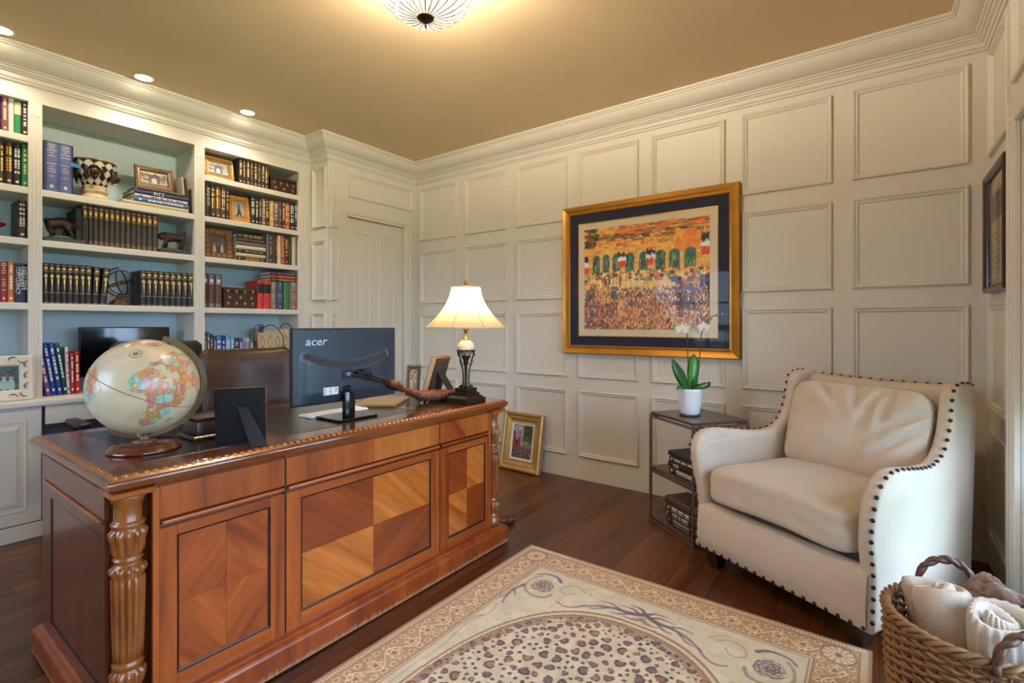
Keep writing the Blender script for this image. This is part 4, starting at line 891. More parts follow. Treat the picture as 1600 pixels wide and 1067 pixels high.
EUR = [(-9, 43), (-9, 37), (-2, 37), (3, 42), (8, 44), (12, 44), (16, 39), (18, 40), (13, 45), (19, 42), (23, 37), (26, 40), (29, 41), (36, 36), (35, 31), (35, 28), (43, 13), (52, 16), (59, 22), (56, 26), (51, 25), (48, 30), (56, 27), (62, 25), (68, 24), (72, 20), (77, 8), (80, 15), (88, 22), (95, 17), (110, 20), (110, 74), (70, 73), (45, 68), (30, 71), (18, 69), (5, 61), (8, 57), (12, 55), (5, 53), (-2, 48), (-2, 44)]
BRI = [(-5, 50), (1, 51), (0, 54), (-3, 58), (-6, 57), (-4, 53)]
SAM = [(-80, -3), (-77, 8), (-62, 10), (-50, 2), (-35, -6), (-39, -16), (-48, -26), (-58, -36), (-66, -46), (-69, -54), (-74, -48), (-71, -20)]
MAD = [(44, -16), (50, -15), (47, -25), (44, -22)]
ICE = [(-24, 64), (-14, 65), (-16, 66.5), (-23, 66)]; GRE = [(-55, 62), (-42, 60), (-22, 70), (-20, 77), (-60, 77)]
NAM = [(-98, 30), (-82, 30), (-81, 25), (-76, 35), (-66, 45), (-55, 50), (-62, 58), (-80, 62), (-98, 68)]
def inpoly(P):
    def f(x, y):
        c = False; j = len(P) - 1
        for i in range(len(P)):
            if (P[i][1] > y) != (P[j][1] > y) and x < (P[j][0] - P[i][0]) * (y - P[i][1]) / (P[j][1] - P[i][1]) + P[i][0]: c = not c
            j = i
        return c
    return f
polys = [inpoly(p) for p in (AFR, EUR, BRI, SAM, MAD, ICE, GRE, NAM)]
land = land_mesh('landmass', GR + .0006, lambda x, y: any(p(x, y) for p in polys), 1.25)
lm, nt, p = base_mat('printed_countries'); p.inputs['Roughness'].default_value = .3; p.inputs['Coat Weight'].default_value = .3
tc = node(nt, 'ShaderNodeTexCoord'); nz_ = node(nt, 'ShaderNodeTexNoise'); nz_.inputs['Scale'].default_value = 60; nz_.inputs['Detail'].default_value = 3; nt.links.new(tc.outputs['Object'], nz_.inputs['Vector'])
wz = node(nt, 'ShaderNodeVectorMath', operation='MULTIPLY_ADD'); wz.inputs[1].default_value = (.035, .035, .035); nt.links.new(nz_.outputs['Color'], wz.inputs[0]); nt.links.new(tc.outputs['Object'], wz.inputs[2])
vo = node(nt, 'ShaderNodeTexVoronoi'); vo.inputs['Scale'].default_value = 44; nt.links.new(wz.outputs[0], vo.inputs['Vector'])
sx = node(nt, 'ShaderNodeSeparateColor'); nt.links.new(vo.outputs['Color'], sx.inputs[0]); rp = node(nt, 'ShaderNodeValToRGB'); rp.color_ramp.interpolation = 'CONSTANT'
pal = [(200, 136, 88), (204, 146, 136), (156, 178, 138), (208, 166, 108), (160, 188, 172), (206, 128, 104), (206, 184, 140), (198, 142, 90)]
for k, cc in enumerate(pal):
    e = rp.color_ramp.elements[k] if k < 2 else rp.color_ramp.elements.new(k / len(pal)); e.position = k / len(pal); e.color = lin(cc)
nt.links.new(sx.outputs[0], rp.inputs[0])
v2 = node(nt, 'ShaderNodeTexVoronoi', feature='DISTANCE_TO_EDGE'); v2.inputs['Scale'].default_value = 44; nt.links.new(wz.outputs[0], v2.inputs['Vector'])
mr = node(nt, 'ShaderNodeMapRange'); mr.inputs[1].default_value = .02; mr.inputs[2].default_value = .16; mr.inputs[3].default_value = .74; mr.inputs[4].default_value = 1.08; nt.links.new(v2.outputs['Distance'], mr.inputs[0])
s2 = node(nt, 'ShaderNodeVectorMath', operation='SCALE'); nt.links.new(rp.outputs[0], s2.inputs[0]); nt.links.new(mr.outputs[0], s2.inputs['Scale']); nt.links.new(s2.outputs[0], p.inputs['Base Color'])
ball = MB().uv(tuple(C0), GR, 64, 40).build('sphere', M('parchment_ocean', (208, 188, 156), .32, var=.10, vscale=18, coat=.25), gl)
obj('landmass', land, lm, ball)
def circ(lat, r, w, mat, nm, n=90): MB().tube([tuple(sph(lat, LON0 + 360 * k / n, r)) for k in range(n)], w, 5, True).build(nm, mat, ball)
circ(0, GR + .0004, .0011, M('sepia_line', (150, 96, 52), .5), 'equator_line')
cr = MB(); cc0 = (44, -34)
for k in range(24):
    a = 2 * math.pi * k / 24; b_ = 2 * math.pi * (k + .6) / 24
    cr.add([tuple(sph(cc0[0] + 6.5 * math.sin(a), cc0[1] + 8.5 * math.cos(a), GR + .0009)), tuple(sph(cc0[0] + 6.5 * math.sin(b_), cc0[1] + 8.5 * math.cos(b_), GR + .0009)), tuple(sph(cc0[0] + 5.5 * math.sin(b_), cc0[1] + 7.2 * math.cos(b_), GR + .0009)), tuple(sph(cc0[0] + 5.5 * math.sin(a), cc0[1] + 7.2 * math.cos(a), GR + .0009))], [(0, 1, 2, 3)])
    cr.add([tuple(sph(cc0[0], cc0[1], GR + .001)), tuple(sph(cc0[0] + (4.5 if k % 3 == 0 else 2.8) * math.sin(a), cc0[1] + (6 if k % 3 == 0 else 3.6) * math.cos(a), GR + .001)), tuple(sph(cc0[0] + 2.4 * math.sin(b_), cc0[1] + 3.1 * math.cos(b_), GR + .001))], [(0, 1, 2)])
cr.build('compass_rose', M('sepia_print', (112, 78, 46), .5), ball)['kind'] = 'stuff'
# half meridian on the image-right side, from the north pole round to the south pole
side = (right - axis * right.dot(axis)).normalized(); mer = []
def mp(t, r): return C0 + (axis * math.cos(t) + side * math.sin(t)) * r
nrm = axis.cross(side); rs = []
for k in range(49):
    t = R(-8) + R(196) * k / 48
    rs.append([tuple(mp(t, GR + .003) + nrm * .005), tuple(mp(t, GR + .021) + nrm * .005), tuple(mp(t, GR + .021) - nrm * .005), tuple(mp(t, GR + .003) - nrm * .005)])
MB().rings(rs, True, True, True, False).build('meridian', BRS, gl)
MB().tube([tuple(C0 + axis * (GR - .002)), tuple(C0 + axis * (GR + .022))], [.008, .005], 10).tube([tuple(C0 - axis * (GR - .002)), tuple(C0 - axis * (GR + .016))], [.008, .005], 10).build('axis_pin', BRS, gl)
bt = mp(R(163), GR + .008)
MB().tube([(0, 0, .044), tuple(Vector((bt.x * .5, bt.y * .5, .047))), tuple(bt)], [.014, .013, .010], 10).build('bracket', BRS, gl)

# ------------------------------------------------------------------ leather box, black picture frame seen from behind
bx = thing('leather_box', 'dark brown leather desk box on a stepped base beside the globe', 'box', dk(.43, .37, .801))
BL = M('dark_brown_leather', (62, 38, 30), .32, bump=.12, bscale=250, coat=.3)
MB().box(-.075, .075, -.105, .105, 0, .016, .004).build('base', wood('box_base_wood', (52, 28, 18), (92, 56, 36), rough=.25), bx)
MB().box(-.06, .06, -.09, .09, .016, .068, .006, 2).build('body', BL, bx)
MB().box(-.063, .063, -.093, .093, .069, .082, .005, 2).build('lid', BL, bx)
a0 = Vector(dk(.362, .202)); a1 = Vector(dk(.497, .118)); dv = a1 - a0; rzf = math.atan2(dv.y, dv.x)
# frame faces away from the camera: its local -Y points to the chair
bf = thing('picture_frame', 'black backed picture frame with easel leg, seen from behind beside globe', 'picture frame', tuple((a0 + a1) / 2), rzf + math.pi)
Wd = dv.length; Hd = .2; T = Matrix.Rotation(R(-9), 4, 'X'); fn = lambda a, b, c: tuple(T @ Vector((a, -c, b)))
MB().rect_loop(-Wd / 2, Wd / 2, 0, Hd, [(0, -.012), (0, .006), (.012, .008), (.014, .002), (.014, -.012)], fn, closed=True).build('frame', M('glossy_dark_frame', (46, 44, 48), .12, .5, coat=.5), bf)
MB().add([fn(-Wd / 2 + .003, .003, -.0125), fn(Wd / 2 - .003, .003, -.0125), fn(Wd / 2 - .003, Hd - .003, -.0125), fn(-Wd / 2 + .003, Hd - .003, -.0125)], [(0, 1, 2, 3)]).build('backing', M('black_board', (10, 12, 18), .45), bf)
painted('picture', pic_people(9, (120, 110, 100), [(60, 60, 80), (200, 190, 180)], 3), lambda S, Tt: tuple(np.moveaxis(np.stack([-(Wd / 2 - .014) + (Wd - .028) * S, 0 * S, .014 + (Hd - .028) * Tt], -1) @ np.array(T.to_3x3()).T, -1, 0)), PRINT, bf)
tp = fn(-.005, Hd * .60, -.014)
sl = [(-.022, 0), (.022, 0)]
ft = (-.062, tp[1] + .062, .0006)
lg = MB(); dirv = Vector(ft) - Vector(tp); nrm_ = Vector((1, 0, -dirv.x / dirv.z)).normalized()
lg.rings([[tuple(Vector(tp) + Vector((-.020, 0, .008))), tuple(Vector(tp) + Vector((.016, 0, .020))), tuple(Vector(tp) + Vector((.016, .004, .020))), tuple(Vector(tp) + Vector((-.020, .004, .008)))], [(ft[0] - .030, ft[1], ft[2]), (ft[0] + .024, ft[1], ft[2]), (ft[0] + .024, ft[1] + .004, ft[2]), (ft[0] - .030, ft[1] + .004, ft[2])]], True, True, True, False)
eo = lg.build('easel_leg', M('black_board_leg', (14, 16, 26), .5), bf)
MB().uv((tp[0] - .0, tp[1] + .005, tp[2] - .004), .007, 10, 6, (1, .35, .8)).build('rivet', M('nickel', (190, 188, 184), .3, 1), eo)

# ------------------------------------------------------------------ monitor on the desk (back towards the camera)
mn = thing('monitor', 'dark grey computer monitor seen from behind with lettering and cables', 'monitor', dk(.94, .262, .801))
MG = M('dark_blue_grey_plastic', (44, 52, 64), .34, bump=.05, bscale=500)
MK = M('gloss_black_plastic', (10, 11, 14), .12, coat=.5)
nx, nz = 40, 28; hw, hh, zc = .268, .163, .242
def mback(s, t):      # bulge of the rear shell
    z = zc - hh + 2 * hh * t; y = -hw + 2 * hw * s
    edge = zc + .050 - .052 * (1 - ((s - .5) / .42) ** 2) if abs(s - .5) < .42 else 9
    f = 1 / (1 + math.exp((z - edge) / .0022)) if edge < 9 else 0
    side_ = max(0, 1 - (abs(s - .5) / .44) ** 8)
    return .012 + .022 * f * side_ ** .5 * min(1, t * 5 + .3), y, z
m = MB(); rs = [[mback(i / nx, j / nz) for i in range(nx + 1)] for j in range(nz + 1)]
rs = [[(0, -hw + 2 * hw * i / nx, zc - hh) for i in range(nx + 1)]] + rs + [[(0, -hw + 2 * hw * i / nx, zc + hh) for i in range(nx + 1)]]
m.rings(rs, False, False, False, True); m.box(-.008, .002, -hw, hw, zc - hh, zc + hh, .002); m.box(-.002, .012, -hw, -hw + .002, zc - hh, zc + hh).box(-.002, .012, hw - .002, hw, zc - hh, zc + hh)
sh = m.build('rear_shell', MG, mn)
MB().box(-.0095, -.0085, -hw + .006, hw - .006, zc - hh + .014, zc + hh - .006).build('screen', M('black_screen', (6, 7, 8), .06), mn)
SIL = M('silver_print', (188, 198, 208), .4, .2)
text('acer', .050, SIL, sh, basis((.0128, -.158, zc + .105), (0, 1, 0), (0, 0, 1)) @ Matrix(((1, .22, 0, 0), (0, 1, 0, 0), (0, 0, 1, 0), (0, 0, 0, 1))), 'lettering', .0003, sx=1.15, bold=.0004)
rc = MB().box(.0335, .0352, -.05, .105, zc - .062, zc - .02, .0006).build('port_recess', M('port_black', (24, 28, 36), .5), mn)
st = MB().box(.0345, .0352, -.14, -.068, zc - .125, zc - .092).build('sticker', M('sticker_white', (222, 222, 216), .5), mn)
r9 = random.Random(4); sk = MB()
for k in range(5):
    for j in range(3):
        if r9.random() < .75: y0 = -.136 + k * .0132; sk.box(.0353, .0355, y0, y0 + .005 + .005 * r9.random(), zc - .121 + j * .009, zc - .117 + j * .009)
sk.build('sticker_print', INKS['black'], st)['kind'] = 'stuff'
MB().box(.036, .062, -.052, .002, .008, .128, .006, 2).box(.02, .04, -.045, -.005, .09, .15, .004).build('neck', MK, mn)
MB().box(-.09, .082, -.098, .11, 0, .010, .003).build('foot', MK, mn)
for k, (y0, z0) in enumerate(((-.028, zc - .040), (.022, zc - .036), (.05, zc - .032))):
    MB().box(.036, .060, y0 - .010, y0 + .012, z0 - .008, z0 + .006, .002).build('plug', M('grey_blue_plug', (140, 150, 176), .4) if k == 0 else MK, mn)
    MB().tube(smooth_path([(.058, y0, z0), (.068, y0 + .03, z0 - .006), (.062, .09, zc - .072 + .008 * k), (.058, .15 + .005 * k, zc - .088 + .006 * k), (.055, .185, zc - .098 + .004 * k)]), .0042, 6).build('cable', CBL, mn)
# ruched fabric sleeve carrying the cables along the desk, behind the lamp and down to the floor
SLV = M('russet_fabric', (112, 58, 32), .55, bump=.8, bscale=120, var=.35, vscale=45)
W0 = [dk(1.13, .205, .945), dk(1.19, .215, .925), dk(1.25, .255, .900), dk(1.36, .30, .868), dk(1.44, .30, .838), dk(1.52, .285, .832), dk(1.60, .27, .830), dk(1.70, .255, .828), dk(1.79, .27, .826), dk(1.842, .30, .80), dk(1.855, .32, .70), dk(1.86, .33, .40), dk(1.87, .33, .12), dk(1.90, .30, .04), dk(1.97, .20, .028), dk(2.05, .14, .026)]
pts = smooth_path(W0, 12); N = len(pts)
m = MB(); r7 = random.Random(2); rs = []
base_r = np.interp(np.linspace(0, 15, N), [0, .6, 1.5, 2.5, 4, 6, 8, 9, 11, 13, 15], [.014, .026, .022, .014, .034, .036, .030, .025, .025, .025, .03])
for i in range(N):
    p = Vector(pts[i]); t = (Vector(pts[min(i + 1, N - 1)]) - Vector(pts[max(i - 1, 0)])).normalized(); up = Vector((0, 0, 1)) if abs(t.z) < .85 else Vector((1, 0, 0)); a = t.cross(up).normalized(); b_ = a.cross(t).normalized()
    rr = base_r[i] * (1 + (.12 if i % 3 == 0 else -.10) + .22 * (r7.random() - .5))
    rs.append([tuple(p + a * (rr * math.cos(2 * math.pi * j / 14) * (1 + .22 * math.sin(2.3 * j + i * 1.3))) + b_ * (rr * .74 * math.sin(2 * math.pi * j / 14) * (1 + .26 * math.sin(1.7 * j + i * 1.9)))) for j in range(14)])
m.rings(rs, True, True, True, True); tag(m.build('cable_sleeve', SLV), 'russet ruched fabric cable sleeve trailing from the monitor past the lamp', 'cable sleeve')
# ------------------------------------------------------------------ keyboard and laptop
kb_ = thing('keyboard', 'slim white keyboard lying behind the monitor foot', 'keyboard', dk(.975, .405, .8012))
MB().box(-.052, .052, -.155, .155, 0, .008, .003).build('case', M('white_aluminium', (226, 222, 214), .4), kb_)
key = MB().box(-.0068, .0068, -.0085, .0085, 0, .003, .001).mesh('key'); KEYM = M('white_key', (240, 238, 232), .45)
for r_ in range(5):
    for k in range(14): obj('key', key, KEYM, kb_, (.038 - r_ * .0185, -.143 + k * .022, .008))
lp = thing('laptop', 'closed pale gold laptop lying on the desk near the lamp', 'laptop', dk(1.32, .477, .8012), -R(34.3) * -1 if False else R(34.3))
ALU = M('pale_gold_aluminium', (206, 176, 126), .3, .75)
MB().box(-.105, .105, -.152, .152, .0, .008, .003).build('base', ALU, lp); MB().box(-.105, .105, -.152, .152, .0086, .0145, .0028, 2).build('lid', ALU, lp)
# ------------------------------------------------------------------ frames by the lamp
def to_dir(v): return math.atan2(v.y, v.x) + math.pi / 2        # rz that points local -Y along v
gfp = Vector(dk(1.755, .555, .801))
gfr = frame_thing('picture_frame', 'gold edged picture frame seen from its side and dark back near lamp', tuple(gfp), to_dir(-Vector((_R[0], _R[1], 0)) * .93 - Vector((_F[0], _F[1], 0)) * -.36), .18, .235, .02, .018, [(0, 0), (0, .012), (.004, .018), (.018, .014), (.024, .002)], M('brushed_gold_frame', (170, 128, 84), .35, .6), pic_people(12, (120, 100, 84), [(70, 60, 50), (190, 170, 150)], 2), 18, True, backmat=M('charcoal_board', (58, 56, 54), .7))
sfp = Vector(dk(1.66, .62, .801))
ofr = frame_thing('picture_frame', 'tiny ornate bronze frame with faded portrait beside gold edged frame', tuple(sfp), to_dir(-Vector((_F[0], _F[1], 0)) + Vector((_R[0], _R[1], 0)) * -.15), .082, .165, .016, .008, pf(.017, .010), M('verdigris_bronze', (92, 82, 60), .45, .6, bump=.6, bscale=200), pic_people(14, (150, 130, 100), [(176, 120, 104), (90, 100, 70)], 2), 11)
m = MB(); T11 = Matrix.Rotation(R(-11), 4, 'X')
for k in range(5): m.uv(tuple(T11 @ Vector((-.036 + .018 * k, .002, .168))), .008, 8, 6)
for s_ in (-1, 1):
    for k in range(8): m.uv(tuple(T11 @ Vector((s_ * .041, 0, .01 + k * .021))), .006, 7, 5)
m.build('cresting', M('verdigris_bronze', (92, 82, 60), .45), ofr)['kind'] = 'stuff'

# ------------------------------------------------------------------ table lamp
tl = thing('table_lamp', 'lit table lamp with cream bell shade, pearl sphere and bronze scrolled legs', 'lamp', dk(1.60, .13, .801))
BZ = M('oiled_bronze', (58, 44, 34), .38, .7, bump=.1, bscale=120)
m = MB()
for h_, s0, s1, z0, z1 in ((0, .076, .076, 0, .026), (0, .070, .056, .026, .040), (0, .052, .052, .040, .052), (0, .05, .042, .052, .056), (0, .042, .042, .056, .078)):
    m.rings([[(-s0, -s0, z0), (s0, -s0, z0), (s0, s0, z0), (-s0, s0, z0)], [(-s1, -s1, z1), (s1, -s1, z1), (s1, s1, z1), (-s1, s1, z1)]], True, True, True, False)
m.build('stepped_base', BZ, tl)
for k in range(3):
    a = R(36.3 - 90 + 120 * k) + R(0); c, s = math.cos(a), math.sin(a)
    pr = [(.040, .080), (.026, .086), (.018, .104), (.017, .13), (.020, .165), (.028, .20), (.038, .235), (.046, .255), (.052, .258), (.050, .248)]
    MB().tube(smooth_path([(r * c, r * s, z) for r, z in pr], 5), list(np.interp(np.linspace(0, 1, 46), [0, .1, .2, .5, .8, 1], [.009, .007, .0045, .004, .0045, .003])), 8).build('leg', BZ, tl)
    mm = MB()
    for (r, z, q) in ((.022, .20, .007), (.030, .215, .006)): mm.tube([(r * c, r * s, z), ((r + .012) * c, (r + .012) * s, z + .006), ((r + .014) * c, (r + .014) * s, z - .004)], [.004, .003, .001], 6)
    mm.build('leaf_scroll', BZ, tl)
MB().lathe([(.012, .078), (.016, .082), (.010, .092), (.007, .11), (.0075, .17), (.009, .20), (.016, .212), (.012, .222), (.024, .245), (.03, .252), (.001, .253)], 16).build('stem', BZ, tl)
m = MB().tube([(.047 * math.cos(2 * math.pi * k / 36), .047 * math.sin(2 * math.pi * k / 36), .281) for k in range(36)], .0042, 6, True)
for k in range(9):
    a = 2 * math.pi * k / 9; b_ = a + math.pi / 9; m.tube([(.048 * math.cos(a), .048 * math.sin(a), .280), (.044 * math.cos(b_), .044 * math.sin(b_), .262), (.048 * math.cos(a + 2 * math.pi / 9), .048 * math.sin(a + 2 * math.pi / 9), .280)], .003, 5)
m.build('claw_ring', BZ, tl)
MB().uv((0, 0, .294), .047, 32, 20).build('pearl_sphere', M('pearl_glaze', (228, 210, 178), .18, coat=.6, var=.12, vscale=25), tl)
MB().lathe([(.018, .338), (.018, .344), (.009, .346), (.009, .385), (.013, .388), (.016, .398), (.012, .404), (.006, .41), (.006, .60)], 16).build('socket_tube', M('polished_brass', (190, 150, 90), .2, .9), tl)
SH = translucent('cream_shade_fabric', (250, 226, 180), .62)
zs0, zs1 = .402, .625
def shr(f): return .078 + (.207 - .078) * (1 - f) ** 1.9 + .012 * (1 - f)
def panel_mod(r, z, a): return r * (1 - .018 * (1 - abs(math.cos(4 * a))))
m = MB().lathe([(shr(k / 16), zs0 + (zs1 - zs0) * k / 16) for k in range(17)], 96, mod=panel_mod, cap=False); shade = m.build('shade', SH, tl)
TR = M('shade_trim', (214, 194, 152), .7)
MB().tube([(panel_mod(shr(0), 0, 2 * math.pi * k / 64) * math.cos(2 * math.pi * k / 64), panel_mod(shr(0), 0, 2 * math.pi * k / 64) * math.sin(2 * math.pi * k / 64), zs0 + .002) for k in range(64)], .004, 6, True).build('lower_trim', TR, shade)
MB().tube([(.079 * math.cos(2 * math.pi * k / 48), .079 * math.sin(2 * math.pi * k / 48), zs1 - .002) for k in range(48)], .0055, 6, True).build('upper_trim', TR, shade)
for k in range(8):
    a = math.pi / 8 + 2 * math.pi * k / 8
    MB().tube([(panel_mod(shr(f / 12), 0, a) * 1.004 * math.cos(a), panel_mod(shr(f / 12), 0, a) * 1.004 * math.sin(a), zs0 + (zs1 - zs0) * f / 12) for f in range(13)], .0022, 5).build('shade_rib', TR, shade)
MB().lathe([(.004, .60), (.012, .63), (.014, .636), (.008, .642), (.011, .652), (.006, .664), (.001, .667)], 14).build('finial', M('polished_brass', (190, 150, 90), .2, .9), tl)
for a in (0, math.pi): MB().tube([(.006 * math.cos(a), 0, .60), (.045 * math.cos(a), 0, .608), (.078 * math.cos(a), 0, .622)], .0018, 5).build('spider_arm', M('polished_brass', (190, 150, 90), .2, .9), shade)
bl_ = MB().uv((0, 0, .49), .028, 14, 10, (1, 1, 1.25)).build('bulb', emit('warm_bulb', (255, 214, 150), 12), tl)
def point(name, loc, w, col, r=.03, parent=None):
    l = bpy.data.lights.new(name, 'POINT'); l.energy = w; l.color = col; l.shadow_soft_size = r; o = bpy.data.objects.new(name, l); COL.objects.link(o); o.location = loc
    return o
p0 = dk(1.60, .13, .801); point('lamp_light', (p0[0], p0[1], p0[2] + .565), W_LAMP, (1, .86, .64), .03)
# ------------------------------------------------------------------ office chairs
CHROME = M('chrome', (200, 200, 205), .15, 1)
def office_chair(label, loc, rz, back_w, z0, z1, lean, leather, seat_z=.47, arms=True, center_seam=True):
    t = thing('office_chair', label, 'chair', loc, rz)          # faces local +X
    BLK = M('chair_base_black', (24, 24, 26), .35)
    m = MB().lathe([(.035, .07), (.045, .085), (.045, .11), (.028, .12), (.026, .30), (.018, .31), (.018, seat_z - .09)], 16); m.build('gas_column', BLK, t)
    for k in range(5):
        a = 2 * math.pi * k / 5; c, s = math.cos(a), math.sin(a)
        MB().tube([(.02 * c, .02 * s, .10), (.16 * c, .16 * s, .088), (.30 * c, .30 * s, .07)], [.026, .020, .014], 8).build('base_arm', BLK, t)
        MB().tube([(.30 * c - .012 * s, .30 * s + .012 * c, .028), (.30 * c + .012 * s, .30 * s - .012 * c, .028)], .028, 14).build('caster', BLK, t)
    cu = cushion(.26, .27, .055, 10, 10, 4.5, .2); cu.v = [(x, y, z + seat_z - .03) for x, y, z in cu.v]; cu.build('seat', leather, t)
    n = 22; h = z1 - z0; bm_ = MB(); rs = []
    for j in range(n + 1):
        f = j / n; z = z0 + h * f; w = back_w / 2 * (1 - .03 * (1 - f))
        e = min(1, (1 - f) * h / .035); w2 = w - .03 * (1 - math.sqrt(max(0, 1 - (1 - e) ** 2)))
        ring_ = []
        for k in range(28):
            a = 2 * math.pi * k / 28; ca, sa = math.cos(a), math.sin(a); yy = w2 * math.copysign(abs(ca) ** .35, ca); xx = .045 * math.copysign(abs(sa) ** .6, sa) * (.55 + .45 * min(1, (1 - f) * 9 + .05))
            if sa > 0 and center_seam: xx -= .012 * math.exp(-(yy / .008) ** 2)
            dip = -.012 * (1 - (yy / w2) ** 2) if f > .9 else 0
            ring_.append((-.26 + xx - lean * f * h + .05 * (yy / w2) ** 2, yy, z + dip))
        rs.append(ring_)
    bm_.rings(rs, True, True, True, True); bm_.build('backrest', leather, t)
    MB().tube(smooth_path([(-.02, 0, seat_z - .08), (-.25, 0, seat_z - .06), (-.31, 0, seat_z + .08), (-.32, 0, z0 + .1)]), .018, 8).build('back_bracket', BLK, t)
    if arms:
        for s in (-1, 1):
            MB().tube(smooth_path([(.06, s * .25, seat_z - .06), (.08, s * .31, seat_z - .02), (.06, s * .315, seat_z + .15), (.02, s * .315, seat_z + .19)]), .014, 8).build('arm_support', BLK, t)
            MB().box(-.14, .12, s * .315 - .03, s * .315 + .03, seat_z + .185, seat_z + .215, .012, 3).build('armrest', BLK, t)
    return t
office_chair('brown leather office chair behind the desk facing the camera', (-2.72, 1.415, 0), R(-6), .50, .52, 1.085, .10, M('espresso_leather', (62, 40, 28), .40, bump=.1, bscale=160, coat=.05), arms=False)
office_chair('black office chair tucked into the built-in kneehole, back turned', (-3.62, 1.13, 0), R(180), .46, .60, 1.125, .03, M('black_mesh_fabric', (18, 18, 20), .55), center_seam=False)

# ------------------------------------------------------------------ nailhead armchair (local y runs back from the front edge)
LIN = M('oatmeal_linen', (206, 189, 168), .88, bump=.25, bscale=900, sheen=.15, var=.03, vscale=12)
ac = thing('armchair', 'oatmeal linen wing armchair with bronze nailhead trim beside the wall', 'armchair', (-.39, 2.437, 0), R(-28))
SIDE = [(.0, .09), (.004, .16), (.010, .24), (.008, .32), (-.004, .40), (-.018, .47), (-.024, .54), (-.018, .60), (.005, .645), (.045, .672), (.09, .681), (.15, .680), (.24, .668), (.34, .654), (.43, .648), (.49, .655), (.54, .674), (.58, .705), (.612, .755), (.630, .81), (.642, .87), (.652, .915), (.668, .945), (.70, .960), (.75, .966), (.81, .962), (.845, .945), (.858, .91), (.85, .75), (.838, .55), (.825, .35), (.815, .20), (.81, .09)]
def flare(y, z):          # outward lean of the arm outline: wider at the front top, narrower at the back
    return .425 - .040 * max(0, min(1, (y - .2) / .5)) + .030 * max(0, min(1, (z - .40) / .25)) * max(0, 1 - y / .5)
SM = []
for i in range(len(SIDE)):       # refine outline
    p, q = SIDE[i], SIDE[(i + 1) % len(SIDE)]; SM.append(p)
    if i < len(SIDE) - 1: SM.append(((p[0] + q[0]) / 2, (p[1] + q[1]) / 2))
cy_, cz_ = .42, .42
def inset(P, d):
    out = []; n = len(P)
    for i in range(n):
        a, b, c = Vector(P[i - 1]), Vector(P[i]), Vector(P[(i + 1) % n]); t = (c - a).normalized(); nn = Vector((t.y, -t.x))
        out.append((b.x + nn.x * d, b.y + nn.y * d))
    return out
for s, nm in ((-1, 'left'), (1, 'right')):
    m = MB(); layers = [(-.064, .030), (-.060, .012), (-.052, .002), (-.042, 0), (-.025, 0), (-.010, .001), (-.003, .006), (0, .016)]
    rs = []
    for off, d in layers:
        P = inset(SM, d); rs.append([(s * (flare(*SM[k]) + off), P[k][0], max(P[k][1], .088)) for k in range(len(SM))])
    for sc_f in (.72, .42, .16):
        P = [(.61 + (a - .61) * sc_f, .40 + (b - .40) * sc_f) for a, b in inset(SM, .016)]
        rs.append([(s * (flare(*P[k]) + .004), P[k][0], max(P[k][1], .089)) for k in range(len(SM))])
    m.rings(rs, True, True, True, True); m.build('arm_wing', LIN, ac)
# seat deck, front apron, back
MB().box(-.385, .385, .02, .80, .10, .30, .01).build('seat_deck', LIN, ac)
m = MB(); rs = []
for z, o in ((.092, .006), (.10, 0), (.16, -.006), (.22, -.006), (.285, .0), (.315, .018), (.318, .05)):
    rs.append([(-.40 + .8 * k / 12, o - .004 - .010 * math.sin(math.pi * k / 12) * 0, z) for k in range(13)])
m.rings(rs, False, False, False, True); m.box(-.40, .40, .0, .06, .092, .30, .006); m.build('front_apron', LIN, ac)
m = MB(); rs = []
for k in range(13):
    x = -.37 + .74 * k / 12; top = .950 - .012 * math.sin(math.pi * k / 12)
    rs.append([(x, .80, .09), (x, .855, .60), (x, .868, .90), (x, .862, top - .012), (x, .845, top), (x, .80, top), (x, .772, top - .01), (x, .762, top - .03), (x, .72, .60), (x, .68, .30)])
m.rings(rs, True, True, True, True); m.build('back', LIN, ac)
sc2 = cushion(.352, .395, .100, 18, 18, 9, .10, .005, 3)
sc2.v = [(x, y + .368, z + .412 + .018 * (1 - (x / .35) ** 2) - .010 * ((y) / .385)) for x, y, z in sc2.v]
so = sc2.build('seat_cushion', LIN, ac)
def edge_line(z, e): return [( .345 * math.copysign(abs(math.cos(a)) ** (2 / 5.5), math.cos(a)) * 1.001, .352 + .385 * math.copysign(abs(math.sin(a)) ** (2 / 5.5), math.sin(a)) * 1.001, z) for a in [2 * math.pi * k / 90 for k in range(90)]]
# plump back cushion with a few pinched folds
from mathutils import noise as _nz
bcu = cushion(.316, .225, .095, 30, 30, 6.5, .50, .0, 7)
vv = []
for x, y, z in bcu.v:
    if z > 0:
        z += .016 * _nz.noise(Vector((x * 5, y * 5, 1))) + .008 * _nz.noise(Vector((x * 12, y * 12, 4)))
        for fx, fy, an, ln in ((.02, .17, 1.9, .10), (.11, .15, 1.2, .12), (.22, -.02, .75, .18), (.24, .08, .6, .14), (-.12, .17, 2.4, .08), (.16, .12, 1.5, .1)):
            dx, dy = x - fx, y - fy; u_ = dx * math.cos(an) + dy * math.sin(an); w_ = -dx * math.sin(an) + dy * math.cos(an)
            z -= .024 * math.exp(-(u_ / ln) ** 2 - (w_ / .015) ** 2); z += .012 * math.exp(-(u_ / ln) ** 2 - ((w_ - .03) / .018) ** 2)
    vv.append((x, y, z))
bcu.v = vv
bo = bcu.build('back_cushion', LIN, ac, (.0, .612, .700), (R(90 - 15), 0, R(2)))
